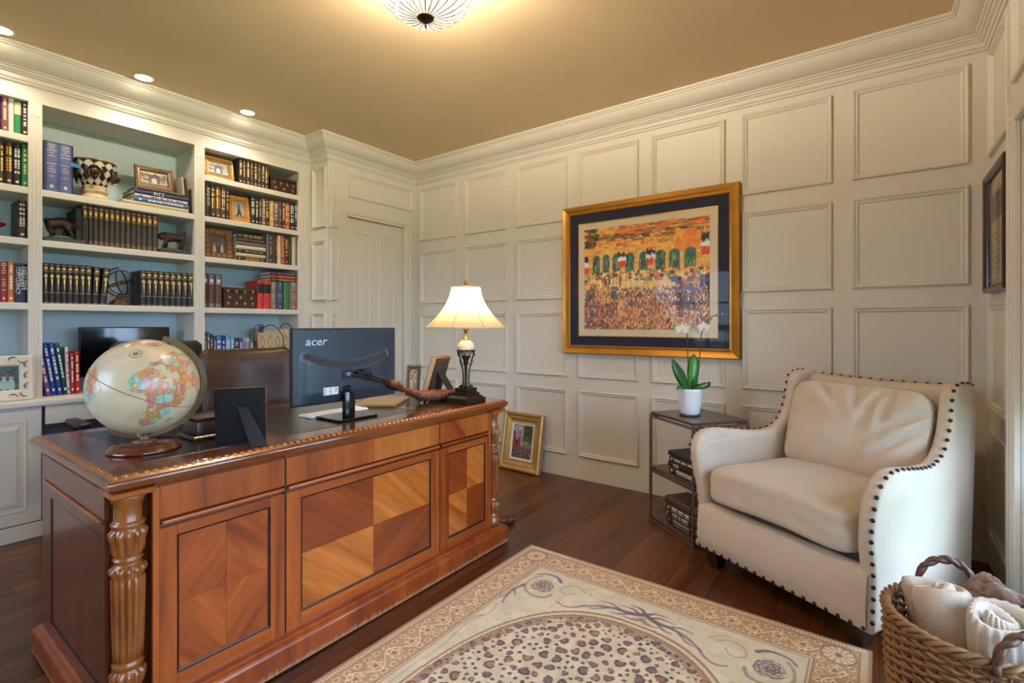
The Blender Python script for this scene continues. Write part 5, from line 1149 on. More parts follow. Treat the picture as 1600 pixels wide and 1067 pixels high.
# feet
WD = M('dark_walnut_foot', (44, 24, 14), .35)
for sx_ in (-1, 1):
    for yy in (.06, .75):
        MB().rings([[(sx_ * .34 + a * .025, yy + b * .025, 0) for a, b in ((-1, -1), (1, -1), (1, 1), (-1, 1))], [(sx_ * .345 + a * .038, yy + b * .038, .0995) for a, b in ((-1, -1), (1, -1), (1, 1), (-1, 1))]], True, True, True, False).build('foot', WD, ac)
nail = MB().lathe([(.0085, -.001), (.0078, .002), (.005, .0042), (.0005, .005)], 8).mesh('nailhead')
NB = M('aged_bronze_nail', (66, 50, 38), .35, .8)
def along(P, step):
    out = []; acc = 0
    for a, b in zip(P, P[1:]):
        a, b = Vector(a), Vector(b); L = (b - a).length; d = 0
        while acc + (L - d) >= step:
            d += step - acc; acc = 0; out.append((a + (b - a) * (d / L), (b - a).normalized()))
        acc += L - d
    return out
for s in (-1, 1):
    outl = [q for q in SM[:54]]
    P3 = [Vector((s * (flare(*q) - .008), q[0], q[1])) for q in outl]
    for pos, tg in along([(p.x, p.y, p.z) for p in P3], .043):
        nn = Vector((0, -tg.z, tg.y)); nn = nn if True else nn
        nn = Vector((s * .55, -tg.z * 1.0, tg.y)).normalized()
        o = obj('nailhead', nail, NB, ac, tuple(pos + nn * .001)); o.rotation_euler = nn.to_track_quat('Z', 'Y').to_euler()
for k in range(18):
    o = obj('nailhead', nail, NB, ac, (-.39 + .78 * k / 17, -.0045, .102)); o.rotation_euler = (R(90), 0, 0)
for k in range(15):
    x = -.35 + .7 * k / 14; o = obj('nailhead', nail, NB, ac, (x, .846, .9515 - .012 * math.sin(math.pi * (x + .37) / .74)))

# ------------------------------------------------------------------ side table with orchid and books
THT = R(-36)
st_ = thing('side_table', 'square metal framed side table with three dark wood shelves', 'table', (-.875, 3.055, 0), THT)
WDK = wood('dark_table_wood', (62, 40, 28), (104, 72, 52), scale=(4, 40, 40), rough=.35, coat=.2)
STL = M('brushed_steel', (150, 142, 128), .32, .9)
hx, hy = .205, .185
for z in (.665, .328, .018): MB().box(-hx, hx, -hy, hy, z, z + .016, .002).build('shelf', WDK, st_)
for sx_ in (-1, 1):
    for sy_ in (-1, 1): MB().box(sx_ * hx - .007, sx_ * hx + .007, sy_ * hy - .007, sy_ * hy + .007, 0, .664, .001).build('leg', STL, st_)
for z in (.645, .31, .004):
    m = MB()
    for sy_ in (-1, 1): m.box(-hx + .007, hx - .007, sy_ * hy - .006, sy_ * hy + .006, z, z + .014)
    for sx_ in (-1, 1): m.box(sx_ * hx - .006, sx_ * hx + .006, -hy + .007, hy - .007, z, z + .014)
    m.build('rail', STL, st_)
MT = Matrix.Translation((-.875, 3.055, 0)) @ Matrix.Rotation(THT, 4, 'Z')
def tw(x, y, z): return tuple(MT @ Vector((x, y, z)))
for (z, items, dx) in ((.344, [(.030, (48, 42, 42), 'charcoal', None, 'white', [('FEAR', .02, .5, 0, 'white', 1)]) if False else (.034, (52, 46, 46), 'charcoal', 'bars', 'white', None), (.034, (30, 28, 30), 'black', None, 'white', [('FEAR', .026, .34, 0, 'white', 1)]), (.030, (58, 50, 48), 'brown black', 'bars', 'cream', None), (.030, (40, 36, 36), 'soot', None, 'white', None)], 0),
                       (.034, [(.048, (44, 40, 40), 'black', 'bars', 'silver', None), (.034, (52, 44, 40), 'dark umber', 'bars', 'cream', None), (.034, (60, 50, 46), 'brown grey', 'bars', 'white', None), (.044, (78, 56, 46), 'brown leather', None, 'gold', None)], -.03)):
    p = tw(.04 + dx, -hy + .035, z); lvl = 'middle' if z > .2 else 'bottom'
    mrot = THT - R(90)      # spine towards the table's front (local -y)
    zz = z + .0005; n_ = 0
    for tt, rgb, cn, sty, ik, wd in items:
        Lb = .235; rot = (Matrix.Rotation(mrot, 3, 'Z') @ Matrix.Rotation(R(-90), 3, 'X')); st0 = Matrix.Rotation(mrot, 3, 'Z') @ Vector((0, -Lb / 2, 0)); n_ += 1
        q = tw(.06 + dx + (.008 if n_ % 2 else -.004), -hy + .03, 0)
        book('%s book, %s from bottom on the %s shelf of the side table' % (cn, ORD[n_ - 1], lvl), (q[0] + st0.x, q[1] + st0.y, zz + tt / 2), tt - .0008, Lb, .16, rgb, sty, ik, 60 + n_, rot.to_euler()[:], None, .45, wd); zz += tt
op = thing('potted_orchid', 'white flowering orchid in a plain white pot on the side table', 'plant', tw(-.01, -.045, .6815)); op.scale = (1.12, 1.12, 1.12)
MB().lathe([(.001, .006), (.052, .006), (.054, .003), (.052, 0), (.001, 0)], 28).build('saucer', M('dark_saucer', (44, 42, 44), .4), op)
MB().lathe([(.001, .007), (.044, .007), (.050, .02), (.058, .07), (.062, .13), (.063, .143), (.060, .145), (.057, .14), (.056, .125), (.001, .122)], 40).build('pot', M('white_ceramic', (238, 238, 240), .25, coat=.3), op)
MB().lathe([(.001, .126), (.056, .126), (.001, .1305)], 20).build('potting_bark', M('bark', (70, 50, 34), .9, bump=1, bscale=80), op)
LEAFM = M('orchid_leaf_green', (44, 98, 36), .35, coat=.3, var=.15, vscale=30)
ir3 = Vector((_R[0], _R[1], 0)); fw3 = Vector((_F[0], _F[1], 0))
def leaf_(spine, widths, fold, side, parent, mat, name='leaf'):
    P = [Vector(p) for p in smooth_path(spine, 5)]; N = len(P); W = np.interp(np.linspace(0, 1, N), np.linspace(0, 1, len(widths)), widths); rs = []
    for i in range(N):
        t = (P[min(i + 1, N - 1)] - P[max(i - 1, 0)]).normalized(); a = (side - t * side.dot(t)).normalized(); b_ = t.cross(a)
        rs.append([tuple(P[i] + a * (W[i] * f) + b_ * (fold * W[i] * (abs(f) - .3) + o)) for f, o in ((-1, 0), (-.55, 0), (0, 0), (.55, 0), (1, 0), (.55, -.002), (0, -.003), (-.55, -.002))])
    MB().rings(rs, True, True, True, True).build(name, mat, parent)
def L3(r, u, f=0): return tuple(ir3 * r + Vector((0, 0, u)) + fw3 * f)
leaf_([L3(-.005, .13), L3(-.03, .18, -.01), L3(-.065, .24, -.02), L3(-.095, .30, -.01)], [.008, .030, .040, .036, .004], .3, ir3 * .8 + fw3 * .5, op, LEAFM)
leaf_([L3(.0, .13), L3(.01, .20, -.01), L3(.022, .27, .0), L3(.03, .325, .02)], [.006, .022, .032, .03, .004], .25, ir3, op, M('orchid_leaf_bright', (62, 140, 48), .35, coat=.3))
leaf_([L3(.0, .13), L3(.04, .15, -.03), L3(.075, .165, -.05), L3(.088, .185, -.05)], [.008, .02, .022, .003], .4, fw3 * .7 + Vector((0, 0, .6)), op, LEAFM)
leaf_([L3(-.005, .13), L3(-.04, .155, -.03), L3(-.07, .158, -.05), L3(-.09, .142, -.06)], [.008, .016, .018, .003], .3, fw3 + Vector((0, 0, .3)), op, LEAFM)
leaf_([L3(.01, .13), L3(.02, .17, -.02), L3(.03, .20, -.03)], [.006, .018, .003], .3, ir3, op, LEAFM)
STM = M('orchid_stem', (58, 84, 40), .5)
s1 = smooth_path([L3(-.005, .13), L3(-.008, .25), L3(-.012, .38), L3(-.016, .45), L3(-.03, .47), L3(-.07, .475)], 6); MB().tube(s1, .0028, 7).build('flower_stem', STM, op)
s2_ = smooth_path([L3(.02, .13), L3(.045, .22), L3(.055, .33), L3(.062, .42), L3(.075, .48), L3(.11, .52), L3(.15, .535), L3(.17, .537)], 6); MB().tube(s2_, .0026, 7).build('flower_stem', STM, op)
MB().tube([L3(-.008, .13, -.004), L3(-.012, .42, -.004)], .0016, 6).build('stake', M('dark_stake', (50, 44, 34), .7), op); MB().tube([L3(.052, .30, -.004), L3(.064, .45, -.004)], .0016, 6).build('stake', M('dark_stake', (50, 44, 34), .7), op)
PETM = translucent('orchid_petal', (250, 244, 236), .3)
def flower(c, s, face):
    f = thing('x', '', '') if False else None
    face = face.normalized(); u_ = Vector((0, 0, 1)); r_ = u_.cross(face).normalized(); u_ = face.cross(r_); c = Vector(c); m = MB()
    for ang, L, w in ((90, 1, .42), (210, .95, .42), (330, .95, .42), (18, 1.05, .72), (162, 1.05, .72)):
        a = R(ang); d = r_ * math.cos(a) + u_ * math.sin(a); n = r_ * -math.sin(a) + u_ * math.cos(a); rs = []
        for k in range(6):
            q = k / 5; ww = w * math.sin(math.pi * (.12 + .83 * q)) * s * .62
            rs.append([tuple(c + d * (q * L * s) + n * (ww * g) + face * (.10 * s * math.sin(q * 2.2) - .12 * s * abs(g) * q)) for g in (-1, -.5, 0, .5, 1)])
        m.rings(rs, False, False, False, True)
    fo = m.build('flower', PETM, op)
    lm_ = MB().uv(tuple(c + face * s * .12 - u_ * s * .08), s * .15, 8, 6, (1, 1, .8)); lm_.build('lip', M('orchid_lip', (226, 196, 120), .5), fo)
cf = -fw3
flower(L3(-.045, .455, -.012), .036, cf - ir3 * .3); flower(L3(-.005, .462, .0), .034, cf * .4 + ir3); flower(L3(.045, .445, .015), .034, cf - ir3 * .1 + Vector((0, 0, .1))); flower(L3(.07, .465, -.012), .036, cf + ir3 * .15)
BUD = M('orchid_bud', (150, 178, 72), .45)
for c_, r_ in ((L3(-.078, .478), .009), (L3(.108, .515), .011), (L3(.148, .533), .009), (L3(.172, .538), .005)): MB().uv(c_, r_, 10, 8, (1, 1, 1.2)).build('bud', BUD, op)

# ------------------------------------------------------------------ rug
RX0, RX1, RY0, RY1 = -1.548, -.020, -.08, 2.285
nx, ny = 384, 592; xs = np.linspace(0, RX1 - RX0, nx); ys = np.linspace(0, RY1 - RY0, ny); X, Y = np.meshgrid(xs, ys)
Wr, Lr_ = RX1 - RX0, RY1 - RY0; ed = np.minimum(np.minimum(X, Wr - X), np.minimum(Y, Lr_ - Y))
nr = np.random.RandomState(3)
def vnoise(X, Y, s, seed):
    r = np.random.RandomState(seed); g = r.rand(200, 200); x = X * s; y = Y * s; xi = np.floor(x).astype(int); yi = np.floor(y).astype(int); fx = x - xi; fy = y - yi; fx = fx * fx * (3 - 2 * fx); fy = fy * fy * (3 - 2 * fy)
    G = lambda a, b: g[(yi + b) % 200, (xi + a) % 200]
    return (G(0, 0) * (1 - fx) + G(1, 0) * fx) * (1 - fy) + (G(0, 1) * (1 - fx) + G(1, 1) * fx) * fy
img = np.ones((ny, nx, 3)) * np.array([212, 196, 164.])
def put(mask, col, a=1.0):
    mk = np.clip(mask, 0, 1)[..., None] * a; img[:] = img * (1 - mk) + np.array(col, float) * mk
# border: running coordinate along each side
hor = np.minimum(Y, Lr_ - Y) < np.minimum(X, Wr - X); run = np.where(hor, X - Wr / 2, Y - Lr_ / 2); b = ed
bord = b < .185; put(bord, (182, 136, 84))
put(bord & (vnoise(X, Y, 60, 5) > .55), (192, 160, 118), .5)
lamb = .17; ph = run / lamb * 2 * np.pi; mid = .105
vine = np.abs(b - (mid + .032 * np.sin(ph))); put(bord & (vine < .0045), (226, 206, 170)); put(bord & (vine > .0045) & (vine < .0085), (146, 98, 56), .7)
for k, (sg, off) in enumerate(((1, .25), (-1, .75))):
    cc = (np.round(run / lamb - off) + off) * lamb; dx = run - cc; dy = b - (mid + .0 * sg); rr = np.sqrt(dx ** 2 + dy ** 2); an = np.arctan2(dy, dx)
    put(bord & (np.abs(rr - .018 - .006 * np.cos(5 * an)) < .003), (232, 214, 180)); put(bord & (rr < .009), (150, 92, 46), .8); put(bord & (np.abs(rr - .030) < .0022) & (np.sin(3 * an + k) > -.3), (222, 200, 164), .8)
for off in (0, .5):
    cc = (np.round(run / (lamb / 2) - off) + off) * lamb / 2; dx = run - cc
    for b0 in (.058, .150): rr = np.sqrt((dx * 1) ** 2 + ((b - b0) * 1.3) ** 2); put(bord & (np.abs(rr - .012) < .0025), (224, 204, 168), .9); put(bord & (rr < .005), (152, 100, 56), .8)
put((b < .034), (184, 148, 106)); put((b < .034) & (b > .012) & (np.abs(((run / .012) % 1) - .5) < .22), (224, 200, 162)); put(b < .010, (162, 118, 76))
put((b > .034) & (b < .038), (138, 96, 56)); put((b > .168) & (b < .172), (140, 98, 58)); put((b > .172) & (b < .182), (206, 184, 146)); put((b > .182) & (b < .186), (140, 100, 60))
# corner rosettes
for cx in (.10, Wr - .10):
    for cy in (.10, Lr_ - .10):
        r = np.hypot(X - cx, Y - cy); an = np.arctan2(Y - cy, X - cx); put(r < .062, (186, 146, 102)); put((r < .05) & (np.abs(np.sin(6 * an)) < .75) & (r > .014), (220, 196, 156)); put(r < .012, (146, 92, 48)); put(np.abs(r - .056) < .003, (140, 92, 50))
# field mottling
fld = b >= .186; put(fld & (vnoise(X, Y, 18, 7) > .6), (224, 212, 184), .5); put(fld & (vnoise(X, Y, 34, 8) > .68), (196, 176, 140), .35)
# medallion
cx, cy = -.785 - RX0, 1.11 - RY0; E = (np.abs((X - cx) / .505) ** 2.35 + np.abs((Y - cy) / .785) ** 2.35) ** (1 / 2.35)
# acanthus scrolls in the field, drawn stroke by stroke, mirrored to four quarters
def stroke(pts, w0, w1, col, a=.85):
    P = np.array(smooth_path([(p[0], p[1], 0) for p in pts], 10))[:, :2]; n = len(P); w0 *= 1.35; w1 *= 1.35
    for sx_ in (1, -1):
        for sy_ in (1, -1):
            for i in range(n):
                px = cx + sx_ * P[i, 0]; py = cy + sy_ * P[i, 1]; w = w0 + (w1 - w0) * i / n
                i0, i1 = max(0, int((px - w) / Wr * nx)), int((px + w) / Wr * nx) + 2; j0, j1 = max(0, int((py - w) / Lr_ * ny)), int((py + w) / Lr_ * ny) + 2
                s = img[j0:j1, i0:i1]; d = np.hypot(X[j0:j1, i0:i1] - px, Y[j0:j1, i0:i1] - py); mk = np.clip((w - d) / .003 + .5, 0, 1)[..., None] * a * .6; s[:] = s * (1 - mk) + np.array(col, float) * mk
PUR = (98, 74, 76); TAN = (182, 150, 108); LBR = (150, 122, 100)
stroke([(.0, .90), (.05, .875), (.12, .87), (.19, .845), (.25, .80)], .010, .004, PUR); stroke([(.0, .90), (.03, .93), (.08, .935)], .008, .002, PUR); stroke([(.02, .885), (.06, .91), (.12, .905)], .007, .002, PUR)
stroke([(.05, .88), (.09, .845), (.13, .835)], .007, .002, PUR); stroke([(.10, .872), (.15, .895), (.20, .885)], .006, .002, PUR); stroke([(.15, .86), (.19, .82), (.22, .81)], .005, .002, PUR)
stroke([(.0, .86), (.03, .84), (.07, .84)], .010, .003, LBR)
stroke([(.24, .81), (.27, .775), (.31, .755), (.35, .77)], .004, .003, PUR); stroke([(.28, .90), (.33, .93), (.38, .91), (.39, .86), (.35, .84), (.32, .87)], .005, .003, TAN); stroke([(.25, .90), (.30, .945), (.38, .95)], .004, .002, TAN)
for k in range(26):      # rose in the corner
    a = k * 2.4; q = .006 + .0019 * k; stroke([(.475 + q * math.cos(a), .845 + q * math.sin(a)), (.475 + q * math.cos(a + .5), .845 + q * math.sin(a + .5)), (.475 + q * 1.05 * math.cos(a + 1), .845 + q * 1.05 * math.sin(a + 1))], .0035, .002, PUR if k % 3 else LBR, .8)
stroke([(.40, .80), (.42, .76), (.47, .75), (.52, .77), (.55, .82), (.545, .88), (.52, .92)], .006, .004, LBR); stroke([(.55, .80), (.565, .74), (.56, .68), (.54, .62)], .007, .003, PUR); stroke([(.56, .74), (.53, .70)], .005, .002, PUR); stroke([(.56, .70), (.575, .65)], .005, .002, PUR); stroke([(.42, .92), (.46, .95), (.52, .945), (.55, .915)], .007, .003, PUR)
stroke([(.555, .60), (.535, .54), (.55, .48), (.56, .40)], .004, .003, TAN); stroke([(.55, .50), (.57, .45), (.56, .36), (.545, .25), (.555, .1), (.55, 0)], .004, .003, LBR)
med = E < 1; put(np.abs(E - 1.035) < .008, (150, 112, 70)); put((E < 1.027) & (E > 1.0), (214, 192, 152)); put(np.abs(E - 1.0) < .006, (140, 100, 64)); put(med & (E > .90), (150, 112, 82), .8); put(E < .93, (206, 188, 152))
put((E < .97) & (vnoise(X, Y, 30, 11) > .62), (222, 208, 178), .6)
pts = []; rr_ = random.Random(5)
for _ in range(60000):
    px, py = rr_.uniform(cx - .5, cx + .5), rr_.uniform(cy - .78, cy + .78); e = (abs((px - cx) / .505) ** 2.35 + abs((py - cy) / .785) ** 2.35) ** (1 / 2.35)
    if e > .975: continue
    s = rr_.choice((.009, .0135, .018, .020, .022)) * (.75 if e > .88 else 1)
    if all((px - q[0]) ** 2 + (py - q[1]) ** 2 > (s + q[2] + .0045) ** 2 for q in pts): pts.append((px, py, s))
for px, py, s in pts:
    w = s * 1.5; i0, i1 = max(0, int((px - w) / Wr * nx)), int((px + w) / Wr * nx) + 2; j0, j1 = max(0, int((py - w) / Lr_ * ny)), int((py + w) / Lr_ * ny) + 2
    x_, y_ = X[j0:j1, i0:i1] - px, Y[j0:j1, i0:i1] - py; an = np.arctan2(y_, x_); q = np.hypot(x_, y_) * (1 + .09 * np.sin(3 * an + px * 90) + .08 * np.sin(2 * an + py * 70)); sl_ = img[j0:j1, i0:i1]
    dk_ = (70, 44, 38) if rr_.random() < .75 else (104, 66, 48)
    if s > .012:
        mk = ((q < s) & ((q > s * .62) & (np.sin(an * 1 + px * 200) > -.75)))[..., None]; sl_[:] = np.where(q[..., None] < s * .75, np.array(rr_.choice(((150, 100, 64), (132, 90, 70), (120, 88, 84), (166, 118, 76))), float), sl_); sl_[:] = np.where(mk, np.array(dk_, float), sl_)
    else: sl_[:] = np.where(q[..., None] < s * .8, np.array(dk_, float), sl_)
img *= (.97 + .06 * nr.rand(ny, nx, 1)) * 1.07
rug = thing('area_rug', 'cream area rug with leopard spotted oval medallion and tan scroll border', 'rug', (RX0, RY0, 0))
hgt = .009 + .0012 * vnoise(X, Y, 120, 2)
painted('rug_pile', img, lambda S, T: (S * Wr, T * Lr_, hgt), vcol_mat('wool_pile', .95, .5, 700, sheen=.3), rug)
MB().box(0, Wr, 0, Lr_, .0005, .0085, .002).build('rug_backing', M('rug_edge', (170, 128, 84), .95), rug)

# ------------------------------------------------------------------ big painting
pa = thing('framed_painting', 'large gold framed crowd scene with navy mount on the panelled wall', 'painting', (-1.382, 3.468, 1.57))
fn = lambda a, b, c: (a, -c, b)
w2, h2 = .658, .574
GF = M('gold_leaf_frame', (196, 138, 52), .33, .6, var=.12, vscale=7, bump=.06, bscale=60)
MB().rect_loop(-w2, w2, -h2, h2, [(0, -.028), (0, .014), (.006, .020), (.03, .012), (.044, .004), (.052, .006), (.058, .010), (.064, .006), (.066, -.004), (.066, -.028)], fn, closed=True).build('frame', GF, pa)
MB().rect_loop(-w2 + .064, w2 - .064, -h2 + .064, h2 - .064, [(0, -.006), (.072, -.006)], fn).build('navy_mount', M('navy_mount', (30, 34, 62), .8), pa)
MB().rect_loop(-w2 + .134, w2 - .134, -h2 + .134, h2 - .134, [(0, -.0055), (.001, -.002), (.006, -.002), (.007, -.0055)], fn).build('gilt_fillet', GF, pa)
MB().rect_loop(-w2 + .140, w2 - .140, -h2 + .140, h2 - .140, [(0, -.006), (.048, -.006)], fn).build('cream_mount', M('cream_mount', (226, 210, 182), .8), pa)
pw, ph_ = w2 - .184, h2 - .186
NX, NY = 260, 212; im = canvas(NY, NX, (222, 160, 76))
dabs(im, 900, 0, 1, .42, 1, [(232, 176, 84), (214, 134, 52), (236, 190, 110), (206, 120, 44), (222, 168, 92)], .05, .02, 1, .6)
dabs(im, 260, 0, 1, .80, .90, [(214, 100, 40), (232, 170, 80), (120, 96, 52), (190, 70, 36)], .03, .012, 2)
dabs(im, 200, .05, .9, .86, .93, [(70, 100, 60), (150, 60, 40), (44, 60, 50), (206, 140, 60)], .06, .010, 3); dabs(im, 60, 0, .1, .8, 1, [(60, 90, 60), (170, 60, 40), (60, 50, 46)], .03, .03, 4)
dabs(im, 160, .3, 1, .92, 1, [(226, 120, 44), (206, 150, 70), (110, 90, 50), (190, 80, 40)], .08, .012, 5); dabs(im, 60, .74, .9, .70, .86, [(236, 120, 40), (240, 150, 60)], .06, .05, 6)
for cx_, rw in ((.115, .032), (.20, .03), (.29, .035), (.40, .035), (.51, .035), (.64, .04), (.745, .04), (.86, .042)):
    z0 = .56; rct(im, cx_ - rw, cx_ + rw, z0, .69, (60, 110, 90)); ell(im, cx_, .69, rw, .045, (56, 104, 84)); dabs(im, 60, cx_ - rw * .8, cx_ + rw * .6, z0, .655, [(40, 120, 80), (50, 90, 110), (150, 90, 60), (30, 60, 60), (110, 160, 110)], .012, .05, int(cx_ * 100))
rct(im, 0, 1, .535, .555, (226, 178, 100)); dabs(im, 120, 0, 1, .50, .56, [(240, 196, 120), (160, 90, 50), (206, 120, 60)], .08, .008, 7)
def flag(cx_, cy_, w, h):
    dabs(im, 40, cx_ - w, cx_ + w * .6, cy_ + h * .5, cy_ + h, [(30, 34, 70), (50, 50, 90), (24, 24, 44)], .012, .03, int(cx_ * 77)); dabs(im, 40, cx_ - w, cx_ + w * .6, cy_, cy_ + h * .45, [(236, 232, 226), (220, 214, 214)], .012, .03, int(cx_ * 78)); dabs(im, 40, cx_ - w, cx_ + w * .6, cy_ - h * .5, cy_ - h * .05, [(206, 60, 40), (220, 84, 50)], .012, .03, int(cx_ * 79))
flag(.335, .64, .035, .075); flag(.57, .645, .04, .08); flag(.02, .60, .02, .10); flag(.965, .71, .032, .11)
dabs(im, 500, 0, 1, .34, .54, [(206, 150, 90), (170, 90, 56), (110, 120, 110), (226, 184, 120), (90, 60, 60), (240, 210, 150)], .025, .03, 8); dabs(im, 130, .12, .75, .28, .46, [(244, 216, 160), (60, 90, 110), (150, 70, 50), (230, 160, 80)], .012, .07, 9)
dabs(im, 90, .70, 1, .20, .46, [(50, 50, 64), (80, 60, 70), (110, 80, 70), (60, 84, 120)], .06, .03, 10)
dabs(im, 3600, 0, 1, 0, .34, [(130, 84, 70), (84, 60, 80), (196, 130, 80), (110, 70, 96), (60, 52, 66), (222, 176, 120), (150, 60, 50), (70, 90, 110), (206, 150, 110), (176, 110, 70), (236, 214, 180)], .008, .028, 11); dabs(im, 400, 0, .3, .02, .26, [(110, 60, 90), (70, 50, 80), (130, 80, 70), (226, 120, 70)], .008, .03, 12)
dabs(im, 500, .2, .8, .02, .20, [(226, 150, 90), (240, 190, 130), (206, 110, 60), (120, 80, 90)], .008, .026, 13)
for x0_, x1_, y0_, y1_, c_ in ((.16, .24, .26, .40, (226, 168, 90)), (.24, .30, .30, .42, (70, 84, 100)), (.33, .50, .40, .47, (238, 206, 140)), (.50, .72, .39, .46, (230, 186, 110)), (.74, .92, .36, .40, (76, 96, 140)), (.76, .90, .18, .34, (74, 56, 60)), (.30, .36, .14, .30, (214, 160, 96)), (.02, .10, .28, .40, (80, 74, 70))):
    rct(im, x0_, x1_, y0_, y1_, c_, .75)
for x_, y_, r_, c_ in ((.13, .35, .03, (206, 120, 60)), (.81, .42, .03, (150, 70, 50)), (.90, .42, .028, (226, 160, 90)), (.24, .2, .035, (120, 70, 100)), (.4, .13, .05, (196, 120, 80)), (.6, .22, .05, (130, 84, 70))): ell(im, x_, y_, r_, r_ * 1.6, c_, .6)
dabs(im, 1500, 0, 1, 0, .40, [(130, 84, 70), (84, 60, 80), (206, 140, 80), (110, 70, 96), (60, 52, 66), (226, 184, 130), (150, 60, 50), (70, 90, 110), (240, 220, 190)], .007, .022, 21, .8)
im = np.clip((im - 110) * 1.12 + 126, 0, 250)
painted('painted_scene', im, lambda S, T: (-pw + 2 * pw * S, 0 * S + .0065, -ph_ + 2 * ph_ * T), vcol_mat('painted_print', .6), pa)
MB().quad((-w2 + .06, -.002, -h2 + .06), (w2 - .06, -.002, -h2 + .06), (w2 - .06, -.002, h2 - .06), (-w2 + .06, -.002, h2 - .06)).build('glazing', thin_glass('picture_glass', ior=1.24), pa)
MB().box(-w2 + .01, w2 - .01, .026, .030, -h2 + .01, h2 - .01).build('backing', M('kraft_backing', (120, 96, 66), .9), pa)
# small framed painting leaning on the wall
lpz = thing('leaning_painting', 'small gold framed street painting leaning on the wall by the desk', 'painting', (-2.418, 3.372, .0), R(-3))
T = Matrix.Rotation(R(-9.5), 4, 'X'); fn = lambda a, b, c: tuple(T @ Vector((a, -c, b + .006)))
w2, h_ = .205, .478
CHG = M('champagne_gold', (206, 164, 98), .36, .55, var=.12, vscale=9)
MB().rect_loop(-w2, w2, 0, h_, [(0, -.034), (0, .004), (.008, .012), (.020, .010), (.026, .002), (.036, -.004), (.044, -.002), (.075, -.014), (.082, -.010), (.088, -.016), (.088, -.034)], fn, closed=True).build('frame', CHG, lpz)
MB().rect_loop(-w2 + .086, w2 - .086, .086, h_ - .086, [(0, -.016), (.003, -.012), (.016, -.015), (.018, -.018)], fn).build('linen_liner', M('white_liner', (230, 222, 206), .8), lpz)
def f(S, Tt):
    a = -w2 + .102 + (2 * w2 - .204) * S; b_ = .102 + (h_ - .204) * Tt + .006; p = np.stack([a, np.full_like(a, .0185), b_], -1) @ np.array(T.to_3x3()).T; return p[..., 0], p[..., 1], p[..., 2]
painted('painted_scene', pic_street(), f, vcol_mat('oil_paint', .5, .3, 200), lpz)
MB().add([fn(-w2 + .004, .004, -.034), fn(w2 - .004, .004, -.034), fn(w2 - .004, h_ - .004, -.034), fn(-w2 + .004, h_ - .004, -.034)], [(0, 1, 2, 3)]).build('backing', M('kraft_backing', (120, 96, 66), .9), lpz)
# certificate on the right wall
ce_ = thing('framed_certificate', 'dark wood framed certificate hung on the right wall above the armchair', 'picture frame', (XR - .002, 3.15, 1.66), R(90) * -1)
fn = lambda a, b, c: (a, -c, b)
MB().rect_loop(-.25, .25, -.285, .285, [(0, 0), (0, .030), (.006, .036), (.022, .032), (.03, .024), (.034, .012), (.034, 0)], fn, closed=True).build('frame', M('mahogany_frame', (52, 24, 18), .3, coat=.3), ce_)
im = canvas(60, 50, (196, 182, 150)); rct(im, .06, .94, .06, .94, (206, 194, 164)); rct(im, .12, .88, .60, .86, (110, 108, 96))
for k in range(7): rct(im, .2, .8, .15 + k * .055, .16 + k * .055, (130, 118, 100), .8)
painted('certificate', im, lambda S, T: (-.218 + .436 * S, 0 * S - .012, -.253 + .506 * T), PRINT, ce_)
MB().quad((-.218, -.018, -.253), (.218, -.018, -.253), (.218, -.018, .253), (-.218, -.018, .253)).build('glazing', thin_glass('picture_glass'), ce_)

# ------------------------------------------------------------------ wicker basket with throws
bk = thing('wicker_basket', 'round woven wicker basket with two loop handles holding rolled throws', 'basket', (.222, 1.905, 0))
WK = M('honey_wicker', (146, 104, 64), .5, bump=.3, bscale=200, var=.25, vscale=20); WK2 = M('brown_wicker', (110, 76, 46), .5, bump=.3, bscale=200, var=.3, vscale=18)
NS, HB = 36, .385
def brad(z): return .182 + .026 * math.sin(min(1, z / HB) * 1.5)
m = MB(); nrow = 31
for j in range(nrow):
    z = .012 + (HB - .03) * j / (nrow - 1); n = NS * 4
    m.tube([((brad(z) + .0065 * math.cos(math.pi * (k / 4 * 1 + j))) * math.cos(2 * math.pi * k / n), (brad(z) + .0065 * math.cos(math.pi * (k / 4 + j))) * math.sin(2 * math.pi * k / n), z + .0025 * math.sin(k * 1.7 + j)) for k in range(n)], .0062, 6, True, .95)
wv = m.build('woven_wall', WK, bk); wv['kind'] = 'stuff'
m = MB()
for k in range(NS):
    a = 2 * math.pi * (k + .0) / NS; m.tube([(brad(z) * math.cos(a), brad(z) * math.sin(a), z) for z in (0, .1, .2, .3, HB)], .0045, 6)
m.build('stakes', WK2, bk)['kind'] = 'stuff'
m = MB(); n = 150
for s_ in range(3):
    m.tube([((brad(HB) + .009 * math.cos(15 * 2 * math.pi * k / n + s_ * 2.1)) * math.cos(2 * math.pi * k / n), (brad(HB) + .009 * math.cos(15 * 2 * math.pi * k / n + s_ * 2.1)) * math.sin(2 * math.pi * k / n), HB - .004 + .009 * math.sin(15 * 2 * math.pi * k / n + s_ * 2.1)) for k in range(n)], .0072, 6, True)
m.build('braided_rim', WK, bk)
MB().lathe([(.001, .004), (.18, .004), (.18, .012), (.001, .012)], 32).build('bottom', WK2, bk)
for aa in (R(104), R(-68)):
    c, s = math.cos(aa), math.sin(aa); tx, ty = -s, c; rb_ = brad(HB)
    for q in range(2):
        pts = []
        for k in range(25):
            t = math.pi * k / 24; w = .075 * math.cos(t); zz = HB - .02 + .105 * math.sin(t) ** .8; ph2 = k * .9 + q * math.pi
            pts.append((rb_ * c + tx * w + .006 * c * math.cos(ph2), rb_ * s + ty * w + .006 * s * math.cos(ph2), zz + .006 * math.sin(ph2)))
        MB().tube(pts, .0085, 7).build('handle', M('dark_rattan', (96, 66, 50), .4, coat=.2, var=.2, vscale=40), bk)
BW = Vector((.222, 1.905, 0))
